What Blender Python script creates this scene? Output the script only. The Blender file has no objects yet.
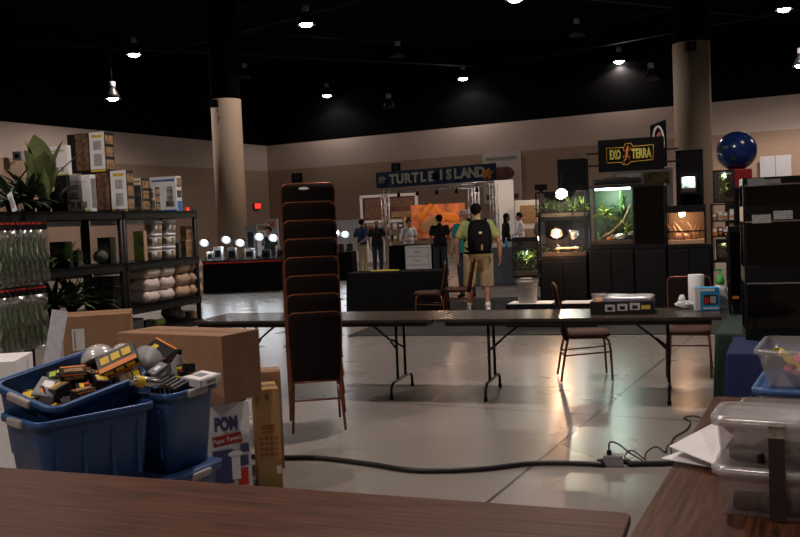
import bpy, bmesh, math, random
from mathutils import Vector, Matrix, Euler, Quaternion
random.seed(7)
PI = math.pi
scene = bpy.context.scene
COL = scene.collection
R = math.radians

# ------------------------------------------------------------------ camera
FPX, EYE = 900.0, 1.62
PITCH = math.atan(46.5/FPX); ROLL = math.atan(0.042)
fw = Vector((0, math.cos(PITCH), -math.sin(PITCH)))
r0 = Vector((1, 0, 0)); u0 = r0.cross(fw)
rt = r0*math.cos(ROLL) - u0*math.sin(ROLL)
up = u0*math.cos(ROLL) + r0*math.sin(ROLL)
CAM = Vector((0, 0, EYE))
cd = bpy.data.cameras.new('camera'); cam = bpy.data.objects.new('camera', cd); COL.objects.link(cam)
cd.sensor_fit = 'HORIZONTAL'; cd.sensor_width = 36; cd.lens = 36*FPX/800; cd.clip_end = 200; cd.clip_start = .05
cam.matrix_world = Matrix(((rt.x, up.x, -fw.x, 0), (rt.y, up.y, -fw.y, 0), (rt.z, up.z, -fw.z, EYE), (0, 0, 0, 1)))
scene.camera = cam

def ray(x, y): return fw + rt*((x-400)/FPX) + up*((268.5-y)/FPX)
def P(x, y, D):                       # the point seen at pixel (x, y), D metres in front
    d = ray(x, y); return CAM + d*(D/d.y)
def F(x, y, z=0.0):                   # the point seen at pixel (x, y) on the level z
    d = ray(x, y); return CAM + d*((z-EYE)/d.z)
def proj(p):
    q = Vector(p)-CAM; k = q.dot(fw)
    return 400+FPX*q.dot(rt)/k, 268.5-FPX*q.dot(up)/k
def S(D): return D/FPX                # metres per pixel at distance D

# ------------------------------------------------------------------ materials
MATS = {}
def mat(name, col, rough=.6, metal=0, spec=.4, noise=.12, scale=30, bump=0, emit=None, es=0, alpha=1, trans=0, coat=0):
    if name in MATS: return MATS[name]
    m = bpy.data.materials.new(name); m.use_nodes = True
    nt = m.node_tree; b = nt.nodes['Principled BSDF']; L = nt.links.new
    b.inputs['Roughness'].default_value = rough; b.inputs['Metallic'].default_value = metal
    b.inputs['Specular IOR Level'].default_value = spec; b.inputs['Coat Weight'].default_value = coat
    tc = nt.nodes.new('ShaderNodeTexCoord'); n = nt.nodes.new('ShaderNodeTexNoise')
    n.inputs['Scale'].default_value = scale; n.inputs['Detail'].default_value = 4
    L(tc.outputs['Object'], n.inputs['Vector'])
    rp = nt.nodes.new('ShaderNodeValToRGB'); L(n.outputs['Fac'], rp.inputs[0])
    c = Vector(col)
    rp.color_ramp.elements[0].position = .3; rp.color_ramp.elements[1].position = .7
    rp.color_ramp.elements[0].color = (*(c*(1-noise)), 1); rp.color_ramp.elements[1].color = (*(c*(1+noise)), 1)
    L(rp.outputs[0], b.inputs['Base Color'])
    if bump:
        bp = nt.nodes.new('ShaderNodeBump'); bp.inputs['Strength'].default_value = bump; bp.inputs['Distance'].default_value = .01
        L(n.outputs['Fac'], bp.inputs['Height']); L(bp.outputs[0], b.inputs['Normal'])
    if emit:
        b.inputs['Emission Color'].default_value = (*emit, 1); b.inputs['Emission Strength'].default_value = es
    MATS[name] = m
    return m

def clear_mat(name, tint=(.9, .9, .9), milk=.15, gloss=.12, rough=.12):
    if name in MATS: return MATS[name]
    m = bpy.data.materials.new(name); m.use_nodes = True
    nt = m.node_tree; nt.nodes.clear(); N = nt.nodes.new; L = nt.links.new
    o = N('ShaderNodeOutputMaterial'); t = N('ShaderNodeBsdfTransparent'); t.inputs[0].default_value = (*tint, 1)
    d = N('ShaderNodeBsdfDiffuse'); d.inputs[0].default_value = (.8, .78, .78, 1)
    g = N('ShaderNodeBsdfGlossy'); g.inputs['Roughness'].default_value = rough; g.inputs[0].default_value = (.9, .9, .9, 1)
    no = N('ShaderNodeTexNoise'); no.inputs['Scale'].default_value = 9
    mr = N('ShaderNodeMapRange'); mr.inputs[3].default_value = milk*.8; mr.inputs[4].default_value = milk*1.2
    L(no.outputs[0], mr.inputs[0])
    m1 = N('ShaderNodeMixShader'); L(mr.outputs[0], m1.inputs[0]); L(t.outputs[0], m1.inputs[1]); L(d.outputs[0], m1.inputs[2])
    m2 = N('ShaderNodeMixShader'); m2.inputs[0].default_value = gloss
    L(m1.outputs[0], m2.inputs[1]); L(g.outputs[0], m2.inputs[2]); L(m2.outputs[0], o.inputs[0])
    MATS[name] = m
    return m

def wood_mat(name, c1, c2, rough=.35):
    m = bpy.data.materials.new(name); m.use_nodes = True
    nt = m.node_tree; b = nt.nodes['Principled BSDF']; N = nt.nodes.new; L = nt.links.new
    tc = N('ShaderNodeTexCoord'); mp = N('ShaderNodeMapping'); mp.inputs['Scale'].default_value = (2.2, 55, 2)
    L(tc.outputs['Object'], mp.inputs[0])
    n = N('ShaderNodeTexNoise'); n.inputs['Scale'].default_value = 1.6; n.inputs['Detail'].default_value = 6; n.inputs['Distortion'].default_value = .5
    L(mp.outputs[0], n.inputs['Vector'])
    rp = N('ShaderNodeValToRGB'); rp.color_ramp.elements[0].position = .35; rp.color_ramp.elements[1].position = .68
    rp.color_ramp.elements[0].color = (*c1, 1); rp.color_ramp.elements[1].color = (*c2, 1)
    L(n.outputs[0], rp.inputs[0]); L(rp.outputs[0], b.inputs['Base Color'])
    b.inputs['Roughness'].default_value = rough; b.inputs['Specular IOR Level'].default_value = .25
    MATS[name] = m
    return m

def floor_mat():
    m = bpy.data.materials.new('polished_concrete'); m.use_nodes = True
    nt = m.node_tree; b = nt.nodes['Principled BSDF']; N = nt.nodes.new; L = nt.links.new
    tc = N('ShaderNodeTexCoord')
    n = N('ShaderNodeTexNoise'); n.inputs['Scale'].default_value = .55; n.inputs['Detail'].default_value = 3; n.inputs['Roughness'].default_value = .5
    L(tc.outputs['Object'], n.inputs['Vector'])
    rp = N('ShaderNodeValToRGB'); e = rp.color_ramp.elements
    e[0].position = .3; e[0].color = (.20, .178, .160, 1); e[1].position = .75; e[1].color = (.285, .258, .236, 1)
    L(n.outputs[0], rp.inputs[0])
    mp = N('ShaderNodeMapping'); mp.inputs['Rotation'].default_value = (0, 0, R(27)); mp.inputs['Location'].default_value = JOINT
    L(tc.outputs['Object'], mp.inputs[0])
    br = N('ShaderNodeTexBrick'); br.offset = 0; br.inputs['Scale'].default_value = 1
    br.inputs['Brick Width'].default_value = 4.6; br.inputs['Row Height'].default_value = 4.6
    br.inputs['Mortar Size'].default_value = .012; br.inputs['Mortar Smooth'].default_value = .1
    br.inputs['Color1'].default_value = br.inputs['Color2'].default_value = (1, 1, 1, 1); br.inputs['Mortar'].default_value = (.12, .11, .1, 1)
    L(mp.outputs[0], br.inputs['Vector'])
    mx = N('ShaderNodeMix'); mx.data_type = 'RGBA'; mx.blend_type = 'MULTIPLY'; mx.inputs[0].default_value = 1
    L(rp.outputs[0], mx.inputs[6]); L(br.outputs[0], mx.inputs[7]); L(mx.outputs[2], b.inputs['Base Color'])
    n2 = N('ShaderNodeTexNoise'); n2.inputs['Scale'].default_value = 1.2; n2.inputs['Detail'].default_value = 2
    L(tc.outputs['Object'], n2.inputs['Vector'])
    mr = N('ShaderNodeMapRange'); mr.inputs[3].default_value = .25; mr.inputs[4].default_value = .31
    L(n2.outputs[0], mr.inputs[0]); L(mr.outputs[0], b.inputs['Roughness'])
    b.inputs['Specular IOR Level'].default_value = .5
    return m

def block_mat():
    m = bpy.data.materials.new('tan_block_wall'); m.use_nodes = True
    nt = m.node_tree; b = nt.nodes['Principled BSDF']; N = nt.nodes.new; L = nt.links.new
    tc = N('ShaderNodeTexCoord'); sx = N('ShaderNodeSeparateXYZ'); L(tc.outputs['Object'], sx.inputs[0])
    cb = N('ShaderNodeCombineXYZ'); L(sx.outputs[0], cb.inputs[0]); L(sx.outputs[2], cb.inputs[1])
    br = N('ShaderNodeTexBrick'); br.inputs['Scale'].default_value = 1
    br.inputs['Brick Width'].default_value = .41; br.inputs['Row Height'].default_value = .2; br.inputs['Mortar Size'].default_value = .008
    br.inputs['Color1'].default_value = (.33, .23, .165, 1); br.inputs['Color2'].default_value = (.31, .215, .155, 1); br.inputs['Mortar'].default_value = (.28, .20, .145, 1)
    L(cb.outputs[0], br.inputs['Vector']); L(br.outputs[0], b.inputs['Base Color']); b.inputs['Roughness'].default_value = .85
    return m

M = {}
def mk():
    g = M
    g['black'] = mat('matte_black', (.0045, .0045, .005), .75, spec=.12)
    g['blackplastic'] = mat('black_plastic', (.007, .0075, .0085), .45, spec=.2)
    g['ceil'] = mat('black_ceiling', (.0022, .0022, .0025), .95, spec=.05)
    g['truss_dark'] = mat('dark_steel_truss', (.0045, .0045, .005), .7, spec=.2)
    g['cloth_black'] = mat('black_table_cloth', (.005, .005, .0055), .95, spec=.1, bump=.2, scale=120)
    g['cloth_green'] = mat('green_table_cloth', (.016, .036, .029), .9, bump=.25, scale=90)
    g['cloth_blue'] = mat('blue_table_cloth', (.008, .018, .085), .8, bump=.25, scale=60)
    g['cloth_grey'] = mat('grey_blue_skirt', (.10, .115, .14), .9, bump=.2, scale=60)
    g['wood'] = wood_mat('brown_woodgrain_laminate', (.034, .0105, .005), (.118, .040, .018), .45)
    g['tableblack'] = wood_mat('dark_laminate', (.034, .025, .02), (.068, .05, .04), .27)
    g['tableedge'] = mat('dark_table_edge', (.016, .013, .012), .4)
    g['steel_dark'] = mat('dark_steel_tube', (.02, .02, .021), .4, metal=.5)
    g['copper'] = mat('copper_painted_frame', (.20, .066, .030), .34, metal=.55)
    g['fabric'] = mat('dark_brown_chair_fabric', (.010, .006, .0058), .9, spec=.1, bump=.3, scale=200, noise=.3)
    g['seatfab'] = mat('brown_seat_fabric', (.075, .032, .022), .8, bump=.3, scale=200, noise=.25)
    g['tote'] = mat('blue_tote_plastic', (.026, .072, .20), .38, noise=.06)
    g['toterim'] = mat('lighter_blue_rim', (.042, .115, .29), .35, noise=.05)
    g['handle'] = mat('grey_tote_handle', (.33, .30, .29), .5)
    g['card'] = mat('brown_cardboard', (.27, .150, .080), .8, noise=.08, scale=12)
    g['card2'] = mat('golden_cardboard', (.38, .23, .09), .75, noise=.08, scale=12)
    g['carddark'] = mat('reddish_brown_cardboard', (.27, .145, .083), .8, noise=.08, scale=12)  # second brown cardboard, almost the tone of the first
    g['white'] = mat('white_paper', (.80, .79, .80), .6, noise=.03)
    g['offwhite'] = mat('off_white_card', (.58, .57, .56), .6, noise=.05)
    g['grey'] = mat('mid_grey', (.22, .22, .23), .55)
    g['lightgrey'] = mat('light_grey', (.42, .42, .44), .5)
    g['bluewhite'] = mat('pale_blue_gap_light', (.38, .44, .52), .4)  # colour of the background light showing under the rack shelves
    g['sand'] = mat('white_sand_bag', (.66, .56, .50), .45, noise=.08, bump=.4, scale=18)
    g['sandtan'] = mat('tan_sand_bag', (.46, .32, .21), .45, noise=.12, bump=.4, scale=18)
    g['yellow'] = mat('yellow_print', (.70, .48, .04), .5)
    g['lime'] = mat('lime_print', (.38, .52, .07), .5)
    g['orange'] = mat('orange_print', (.72, .22, .03), .5)
    g['red'] = mat('red_print', (.55, .03, .02), .5)
    g['blueprint'] = mat('blue_print', (.03, .18, .55), .5)
    g['purple'] = mat('violet_blue_print', (.06, .06, .18), .5)
    g['pict'] = mat('brown_animal_picture', (.14, .075, .045), .5, noise=.75, scale=22)
    g['pict2'] = mat('tan_animal_picture', (.30, .18, .09), .5, noise=.7, scale=28)
    g['text'] = mat('grey_small_print', (.40, .40, .40), .6, noise=.4, scale=120)
    g['leaf'] = mat('pale_green_leaf', (.17, .215, .085), .5, noise=.25, scale=14)
    g['leafd'] = mat('dark_green_leaf', (.022, .045, .018), .5, noise=.4, scale=20)
    g['leafm'] = mat('mid_green_leaf', (.07, .13, .035), .5, noise=.4, scale=20)
    g['leafy'] = mat('yellow_green_leaf', (.24, .30, .06), .5, noise=.35, scale=20)
    g['stemm'] = mat('stem_brown', (.08, .05, .025), .7)
    g['soil'] = mat('soil', (.05, .032, .02), .95, noise=.5, scale=50, bump=.5)
    g['sandw'] = mat('warm_terrarium_sand', (.5, .34, .22), .9, noise=.3, scale=60, bump=.4)
    g['rock'] = mat('terrarium_rock', (.16, .15, .13), .85, noise=.5, scale=18, bump=.6)
    g['branch'] = mat('bleached_branch', (.30, .19, .10), .8, noise=.3, scale=40)
    g['glass'] = clear_mat('tank_glass', (.985, .99, .99), .004, .04, .02)
    g['dkglass'] = clear_mat('dark_tank_glass', (.35, .35, .36), .003, .035, .05)
    g['clear'] = clear_mat('milky_clear_plastic', (.90, .88, .88), .17, .10, .18)
    g['clearlid'] = clear_mat('milky_clear_lid', (.86, .84, .84), .27, .12, .2)
    g['bag'] = clear_mat('crinkled_clear_bag', (.9, .92, .9), .04, .13, .22)
    g['skin'] = mat('skin', (.42, .22, .15), .55, noise=.06)
    g['hairb'] = mat('black_hair', (.006, .005, .0045), .8, spec=.1, noise=.4, scale=90)
    g['hairg'] = mat('grey_hair', (.45, .43, .41), .6, noise=.3, scale=90)
    g['hairbr'] = mat('brown_hair', (.05, .03, .018), .6, noise=.4, scale=90)
    g['alu'] = mat('aluminium_truss', (.55, .55, .57), .3, metal=.8)
    g['chrome'] = mat('bright_aluminium_edge', (.75, .77, .8), .2, metal=1)
    g['paint'] = mat('beige_wall_paint', (.46, .37, .32), .85, noise=.04, scale=.6)
    g['paintc'] = mat('beige_column_paint', (.40, .30, .215), .8, noise=.05, scale=.8)
    g['block'] = block_mat()
    g['carpet'] = mat('charcoal_carpet', (.026, .027, .028), .98, noise=.3, scale=160, bump=.4)
    g['bulb'] = mat('lamp_bulb', (1, 1, 1), .5, emit=(1, .97, .93), es=60)
    g['bulbw'] = mat('warm_heat_bulb', (1, .8, .6), .5, emit=(1, .62, .34), es=45)
    g['bulbc'] = mat('white_desk_bulb', (1, 1, 1), .5, emit=(.88, .95, 1), es=40)
    g['exit'] = mat('exit_sign_lit', (.5, .02, .02), .5, emit=(1, .03, .02), es=1.6)
    g['tube_light'] = mat('terrarium_tube', (1, 1, 1), .5, emit=(.75, 1, .9), es=9)
    g['tube_warm'] = mat('terrarium_warm_tube', (1, .9, .8), .5, emit=(1, .72, .5), es=9)
    g['dish'] = mat('lamp_dish_inside', (.8, .8, .78), .3, metal=.6)
    g['banner'] = mat('navy_banner', (.016, .035, .085), .7, noise=.3, scale=4)
    g['cream'] = mat('cream_letters', (.55, .52, .43), .6)
    g['art'] = mat('orange_turtle_art', (.52, .16, .05), .6, noise=.8, scale=1.9)
    g['artd'] = mat('dark_red_art', (.10, .035, .028), .6, noise=.7, scale=2.5)
    g['poster'] = mat('pale_poster', (.52, .45, .43), .7, noise=.06, scale=4)
    g['globe'] = mat('deep_blue_vinyl', (.010, .030, .14), .22, noise=.2, scale=3, coat=.5)
    g['globeland'] = mat('green_land_print', (.06, .09, .04), .3)
    g['carton'] = mat('black_carton', (.013, .013, .014), .4)
    g['cable'] = mat('black_rubber_cable', (.008, .008, .009), .45)
    g['green'] = mat('bright_green_plastic', (.05, .48, .06), .4)
    g['bluebox'] = mat('cyan_tissue_box', (.035, .33, .66), .5, noise=.1, scale=8)
    g['pink'] = mat('pink_paper', (.62, .14, .17), .6)
    g['yellowp'] = mat('yellow_paper', (.66, .52, .08), .6)
    g['darkmix'] = mat('dark_clutter', (.05, .045, .04), .7, noise=.7, scale=24)
    g['bucket'] = mat('white_bucket_plastic', (.55, .47, .42), .45)
    g['redbase'] = mat('deep_red_stand', (.30, .015, .02), .5)
    g['silver'] = mat('silver_can', (.6, .58, .54), .25, metal=.9)
    g['tape'] = mat('dark_label_tape', (.022, .016, .014), .5)
    g['foil'] = mat('mottled_label', (.24, .19, .17), .5, noise=.6, scale=40)
mk_later = mk

# ------------------------------------------------------------------ mesh builder
class MB:
    def __init__(s): s.bm = bmesh.new(); s.X = Matrix.Identity(4)
    def _v(s, p): return s.bm.verts.new(s.X @ Vector(p))
    def face(s, vs, mi=0, sm=False):
        try:
            f = s.bm.faces.new(vs); f.material_index = mi; f.smooth = sm; return f
        except ValueError: return None
    def poly(s, pts, mi=0): return s.face([s._v(p) for p in pts], mi)
    def box(s, c, d, rot=None, mi=0, bev=0):
        c = Vector(c); h = Vector(d)/2
        m = Matrix.Translation(c) @ (rot.to_4x4() if rot else Matrix.Identity(4))
        vs = []
        for x in (-1, 1):
            for y in (-1, 1):
                for z in (-1, 1): vs.append(s._v(m @ Vector((x*h.x, y*h.y, z*h.z))))
        fs = [s.face([vs[i] for i in q], mi) for q in ((0,1,3,2),(4,6,7,5),(0,4,5,1),(2,3,7,6),(0,2,6,4),(1,5,7,3))]
        if bev:
            es = list({e for f in fs for e in f.edges})
            r = bmesh.ops.bevel(s.bm, geom=es, offset=bev, segments=2, affect='EDGES', profile=.5)
            for f in r['faces']: f.material_index = mi
        return s
    def rings(s, rings, closed=True, caps=(True, True), mi=0, sm=True):
        prev = None; first = None
        for r in rings:
            cur = [s._v(p) for p in r]
            if prev:
                n = len(cur)
                for i in range(n if closed else n-1):
                    s.face([prev[i], prev[(i+1) % n], cur[(i+1) % n], cur[i]], mi, sm)
            else: first = cur
            prev = cur
        if caps[0]: s.face(first[::-1], mi)
        if caps[1]: s.face(prev, mi)
        return s
    def tube(s, pts, r, seg=8, mi=0, caps=True):
        pts = [Vector(p) for p in pts]; rs = r if isinstance(r, (list, tuple)) else [r]*len(pts)
        rings = []; n0 = None
        for i, p in enumerate(pts):
            t = (pts[min(i+1, len(pts)-1)]-pts[max(i-1, 0)]).normalized()
            if n0 is None: n0 = t.orthogonal().normalized()
            else:
                n0 = n0 - t*n0.dot(t)
                n0 = n0.normalized() if n0.length > 1e-5 else t.orthogonal().normalized()
            b = t.cross(n0)
            rings.append([p+(n0*math.cos(a)+b*math.sin(a))*rs[i] for a in [2*PI*k/seg for k in range(seg)]])
        return s.rings(rings, caps=(caps, caps), mi=mi)
    def cyl(s, p0, p1, r, r1=None, seg=16, mi=0): return s.tube([p0, p1], [r, r if r1 is None else r1], seg, mi)
    def lathe(s, prof, c=(0, 0, 0), seg=24, mi=0, caps=(True, True)):
        c = Vector(c)
        return s.rings([[c+Vector((q*math.cos(2*PI*k/seg), q*math.sin(2*PI*k/seg), z)) for k in range(seg)] for q, z in prof], mi=mi, caps=caps)
    def ball(s, c, r, u=16, v=10, rot=None, mi=0):
        r = Vector(r if isinstance(r, (tuple, list, Vector)) else (r, r, r)); c = Vector(c); rings = []
        for j in range(1, v):
            a = -PI/2+PI*j/v; ring = []
            for i in range(u):
                q = Vector((r.x*math.cos(a)*math.cos(2*PI*i/u), r.y*math.cos(a)*math.sin(2*PI*i/u), r.z*math.sin(a)))
                ring.append(c+(rot @ q if rot else q))
            rings.append(ring)
        return s.rings(rings, mi=mi)
    def cap(s, p0, p1, r0, r1=None, seg=12):           # a limb: tapered tube with round ends
        r1 = r0 if r1 is None else r1; p0 = Vector(p0); p1 = Vector(p1)
        t = (p1-p0)
        t = t.normalized() if t.length > 1e-6 else Vector((0, 0, 1))
        pts = []; rs = []
        for a in (-80, -50, -20): pts.append(p0+t*r0*math.sin(R(a))); rs.append(r0*math.cos(R(a)))
        for a in (20, 50, 80): pts.append(p1+t*r1*math.sin(R(a))); rs.append(r1*math.cos(R(a)))
        n = t.orthogonal().normalized(); b = t.cross(n)
        return s.rings([[p+(n*math.cos(2*PI*k/seg)+b*math.sin(2*PI*k/seg))*q for k in range(seg)] for p, q in zip(pts, rs)])
    def leaf(s, base, d, length, width, droop=.4, n=6, mi=0, fold=.25, th=.002):
        base = Vector(base); d = Vector(d).normalized(); side = d.cross(Vector((0, 0, 1)))
        side = side.normalized() if side.length > 1e-3 else Vector((1, 0, 0))
        prev = None; p = base.copy(); dd = d.copy()
        for i in range(n+1):
            t = i/n; w = width*math.sin(PI*(.06+.90*t))**.8 if i < n else .001
            nn = side.cross(dd).normalized()
            cur = [s._v(p-side*w/2+nn*w*fold), s._v(p), s._v(p+side*w/2+nn*w*fold)]
            if prev:
                for k in (0, 1): s.face([prev[k], prev[k+1], cur[k+1], cur[k]], mi, True)
            prev = cur
            dd = (dd+Vector((0, 0, -droop/n))).normalized(); p = p+dd*length/n
        return s
    def build(s, name, m, parent=None, sm=None):
        bmesh.ops.recalc_face_normals(s.bm, faces=s.bm.faces)
        me = bpy.data.meshes.new(name); s.bm.to_mesh(me); s.bm.free()
        for q in (m if isinstance(m, (list, tuple)) else [m]): me.materials.append(M[q] if isinstance(q, str) else q)
        if sm is not None:
            for f in me.polygons: f.use_smooth = sm
        o = bpy.data.objects.new(name, me); COL.objects.link(o)
        if parent: o.parent = parent
        return o

def tag(o, label=None, cat=None, group=None, kind=None):
    if label: o['label'] = label
    if cat: o['category'] = cat
    if group: o['group'] = group
    if kind: o['kind'] = kind
    return o
def thing(name, label, cat, loc=(0, 0, 0), rz=0, group=None):
    o = bpy.data.objects.new(name, None); COL.objects.link(o); o.empty_display_size = .1
    o.location = loc; o.rotation_euler = (0, 0, rz)
    return tag(o, label, cat, group)
def dup(root, loc, rz, label=None, group=None):
    r = root.copy(); COL.objects.link(r); r.location = loc; r.rotation_euler = (0, 0, rz)
    if label: r['label'] = label
    if group: r['group'] = group
    for ch in list(root.children):
        c = ch.copy(); COL.objects.link(c); c.parent = r
        for g in list(ch.children):
            d = g.copy(); COL.objects.link(d); d.parent = c
    return r
def place(o, loc, rz=0):
    o.location = loc; o.rotation_euler = (0, 0, rz); return o
def rrect(w, l, r, z, n=5, cx=0, cy=0):
    pts = []
    for (sx, sy, a0) in ((1, 1, 0), (-1, 1, 90), (-1, -1, 180), (1, -1, 270)):
        for k in range(n):
            a = R(a0+90*k/(n-1)); pts.append(Vector((cx+sx*(w/2-r)+r*math.cos(a), cy+sy*(l/2-r)+r*math.sin(a), z)))
    return pts
def tub(b, w, l, h, taper=.88, wall=.004, rim=.018, rimh=.02, r=.05, mi=0, mir=None):
    mir = mi if mir is None else mir
    iw, il = w-2*rim, l-2*rim
    b.rings([rrect(iw*taper, il*taper, r*.8, 0), rrect(iw, il, r, h-rimh)], caps=(True, False), mi=mi)
    b.rings([rrect(iw, il, r, h-rimh), rrect(w, l, r+rim*.5, h-rimh), rrect(w, l, r+rim*.5, h-.004), rrect(w-.008, l-.008, r+rim*.4, h),
             rrect(iw-2*wall, il-2*wall, r, h)], caps=(False, False), mi=mir)
    b.rings([rrect(iw-2*wall, il-2*wall, r, h), rrect((iw-2*wall)*taper, (il-2*wall)*taper, r*.8, wall)], caps=(False, True), mi=mi)
    return b
_tc = {}
def text_into(b, txt, size, X, depth=.004, mi=0, spacing=1.0, bold=0):
    cu = bpy.data.curves.new('t', 'FONT'); cu.body = txt; cu.size = size; cu.extrude = depth/2; cu.align_x = 'CENTER'; cu.align_y = 'CENTER'
    cu.space_character = spacing; cu.resolution_u = 3; cu.offset = bold
    o = bpy.data.objects.new('t', cu); COL.objects.link(o)
    bpy.context.view_layer.update()
    me = bpy.data.meshes.new_from_object(o.evaluated_get(bpy.context.evaluated_depsgraph_get()))
    bpy.data.objects.remove(o); bpy.data.curves.remove(cu)
    vs = [b._v(X @ v.co) for v in me.vertices]
    for f in me.polygons: b.face([vs[i] for i in f.vertices], mi)
    bpy.data.meshes.remove(me)
    return b
FRONT = Matrix.Rotation(PI/2, 4, 'X')      # text lying on the local -y side, reading left to right along +x
JOINT = (0, 0, 0)
mk()
# ------------------------------------------------------------------ the hall
A27 = R(27)
pj = F(600, 411)
JOINT = (-(pj.x*math.cos(A27)-pj.y*math.sin(A27)), 2.1, 0)
M['floor'] = floor_mat()
b = MB(); b.box((0, 24, -.1), (90, 72, .2)); fl = b.build('floor', 'floor'); tag(fl, kind='structure')
b = MB(); b.box((0, 24, 9.6), (90, 72, .2)); tag(b.build('ceiling', 'ceil'), kind='structure')
CORNER = Vector((-6.8, 48, 0))
def wall(name, p, q):
    d = Vector(q)-Vector(p); n = d.length; a = math.atan2(d.y, d.x)
    b = MB()
    b.box((n/2, .15, 2.3), (n, .3, 4.6), mi=0); b.box((n/2, .15, 5.27), (n, .3, 1.34), mi=1); b.box((n/2, .15, 7.72), (n, .3, 3.56), mi=2)
    o = b.build(name, ['block', 'paint', 'ceil']); place(o, p, a); return tag(o, kind='structure')
dl = (Vector((-14.7, 33, 0))-CORNER).normalized(); db = Vector((22.5, -12.7, 0)).normalized()
wall('wall_left', CORNER+dl*52, CORNER)
wall('wall_back', CORNER, CORNER+db*52)
wall('wall_right', Vector((36, 23.5, 0)), Vector((24, -12, 0)))
wall('wall_front', Vector((24, -12, 0)), Vector((-30, -12, 0)))
# steel trusses under the ceiling, all but lost in the dark
def truss(name, p, q):
    p = Vector(p); q = Vector(q); d = (q-p); n = int(d.length/1.6); b = MB()
    b.tube([p, q], .07, 6); b.tube([p+Vector((0, 0, .9)), q+Vector((0, 0, .9))], .07, 6)
    for i in range(n):
        a0 = p+d*(i/n); a1 = p+d*((i+1)/n); 
        b.tube([a0, a1+Vector((0, 0, .9))] if i % 2 else [a0+Vector((0, 0, .9)), a1], .04, 5)
    return tag(b.build(name, 'truss_dark'), kind='structure')
for i, (o1, o2) in enumerate((((-22, 14, 8.6), (22, 38, 8.6)), ((-22, 28, 8.6), (14, 47, 8.6)), ((-14, 40, 8.6), (20, 10, 8.6)), ((2, 44, 8.6), (26, 22, 8.6)), ((-24, 32, 8.6), (4, 12, 8.6)))):
    truss('trim_%d' % (i+1), o1, o2)

def column(px, ytop, D, rad, name, label):
    t = thing('pillar', label, 'column', Vector((P(px, 165, D).x, D, 0)))
    b = MB(); b.lathe([(rad, 0), (rad, 5.94)], seg=48); b.build('shaft', 'paintc', t)
    b = MB(); b.lathe([(rad*.985, 5.94), (rad*.985, 9.5)], seg=32); b.build('upper_shaft', 'ceil', t)
    return t
c1 = column(229, 101, 30.4, .505, 'pillar', 'round beige pillar on the left side, beyond the black shelf rack')
c2 = column(694, 46, 23.7, .47, 'pillar', 'round beige pillar on the right, behind the black and yellow display sign')
def small_box_on(px, py, D, w, h, name, label, cat, mt='black', d=.25):
    t = thing(name, label, cat, P(px, py, D))
    b = MB(); b.box((0, 0, 0), (w, d, h), bev=.02); b.build('cabinet', mt, t)
    b = MB(); b.lathe([(w*.28, 0), (w*.2, -.03), (w*.05, -.03)], seg=16); o = b.build('cone', 'steel_dark', t); o.rotation_euler = (R(90), 0, 0); o.location = (0, -d/2-.005, 0)
    b = MB(); b.box((0, d/2+.1, 0), (.05, .25, .05)); b.build('bracket', 'black', t)
    return t
small_box_on(212, 103.5, 29.5, .38, .24, 'speaker', 'small black box speaker on top of the left pillar shaft', 'speaker')
small_box_on(690, 46.5, 22.95, .26, .22, 'speaker', 'small black box speaker at the top of the right pillar', 'speaker')
def wallD(px, left=False):                       # distance of the wall seen in pixel column px
    k = (px-400)/FPX; d = dl if left else db
    t = (CORNER.x-k*CORNER.y)/(k*d.y-d.x); return CORNER.y+t*d.y
small_box_on(297, 178, wallD(297)-1.1, .55, .48, 'speaker', 'black box speaker on the back wall above the chair stack', 'speaker')
small_box_on(396, 168, wallD(396)-1.0, .45, .45, 'speaker', 'black box speaker on the back wall above the blue banner', 'speaker')
small_box_on(18, 156, wallD(18, True)-.25, .33, .33, 'wall_box', 'small grey box on the left wall above the dark plants', 'wall box', 'grey', .2)
ex = P(257, 206, wallD(262, True)-.3)
t = thing('exit_sign', 'small red lit exit sign on the wall left of the chair stack', 'sign', ex, R(60))
b = MB(); b.box((0, 0, 0), (.5, .08, .3)); b.build('housing', 'black', t)
b = MB(); b.box((0, -.045, 0), (.46, .015, .26)); b.build('lit_panel', 'exit', t)
b = MB(); text_into(b, 'EXIT', .2, Matrix.Translation((0, -.056, 0)) @ FRONT, .006); b.build('lettering', 'white', t)
# pair of pale grey doors high beside the globe
D = wallD(776)-.35; dr = math.atan2(db.y, db.x)
t = thing('wall_panel', 'pale grey double panel on the back wall right of the blue globe', 'panel', P(776, 184, D), dr)
for s in (-1, 1):
    b = MB(); b.box((s*.29, 0, .55), (.56, .05, 1.12)); b.build('leaf', 'lightgrey', t)
b = MB(); b.box((0, -.02, .55), (.03, .05, 1.14)); b.build('centre_bar', 'grey', t)

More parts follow.
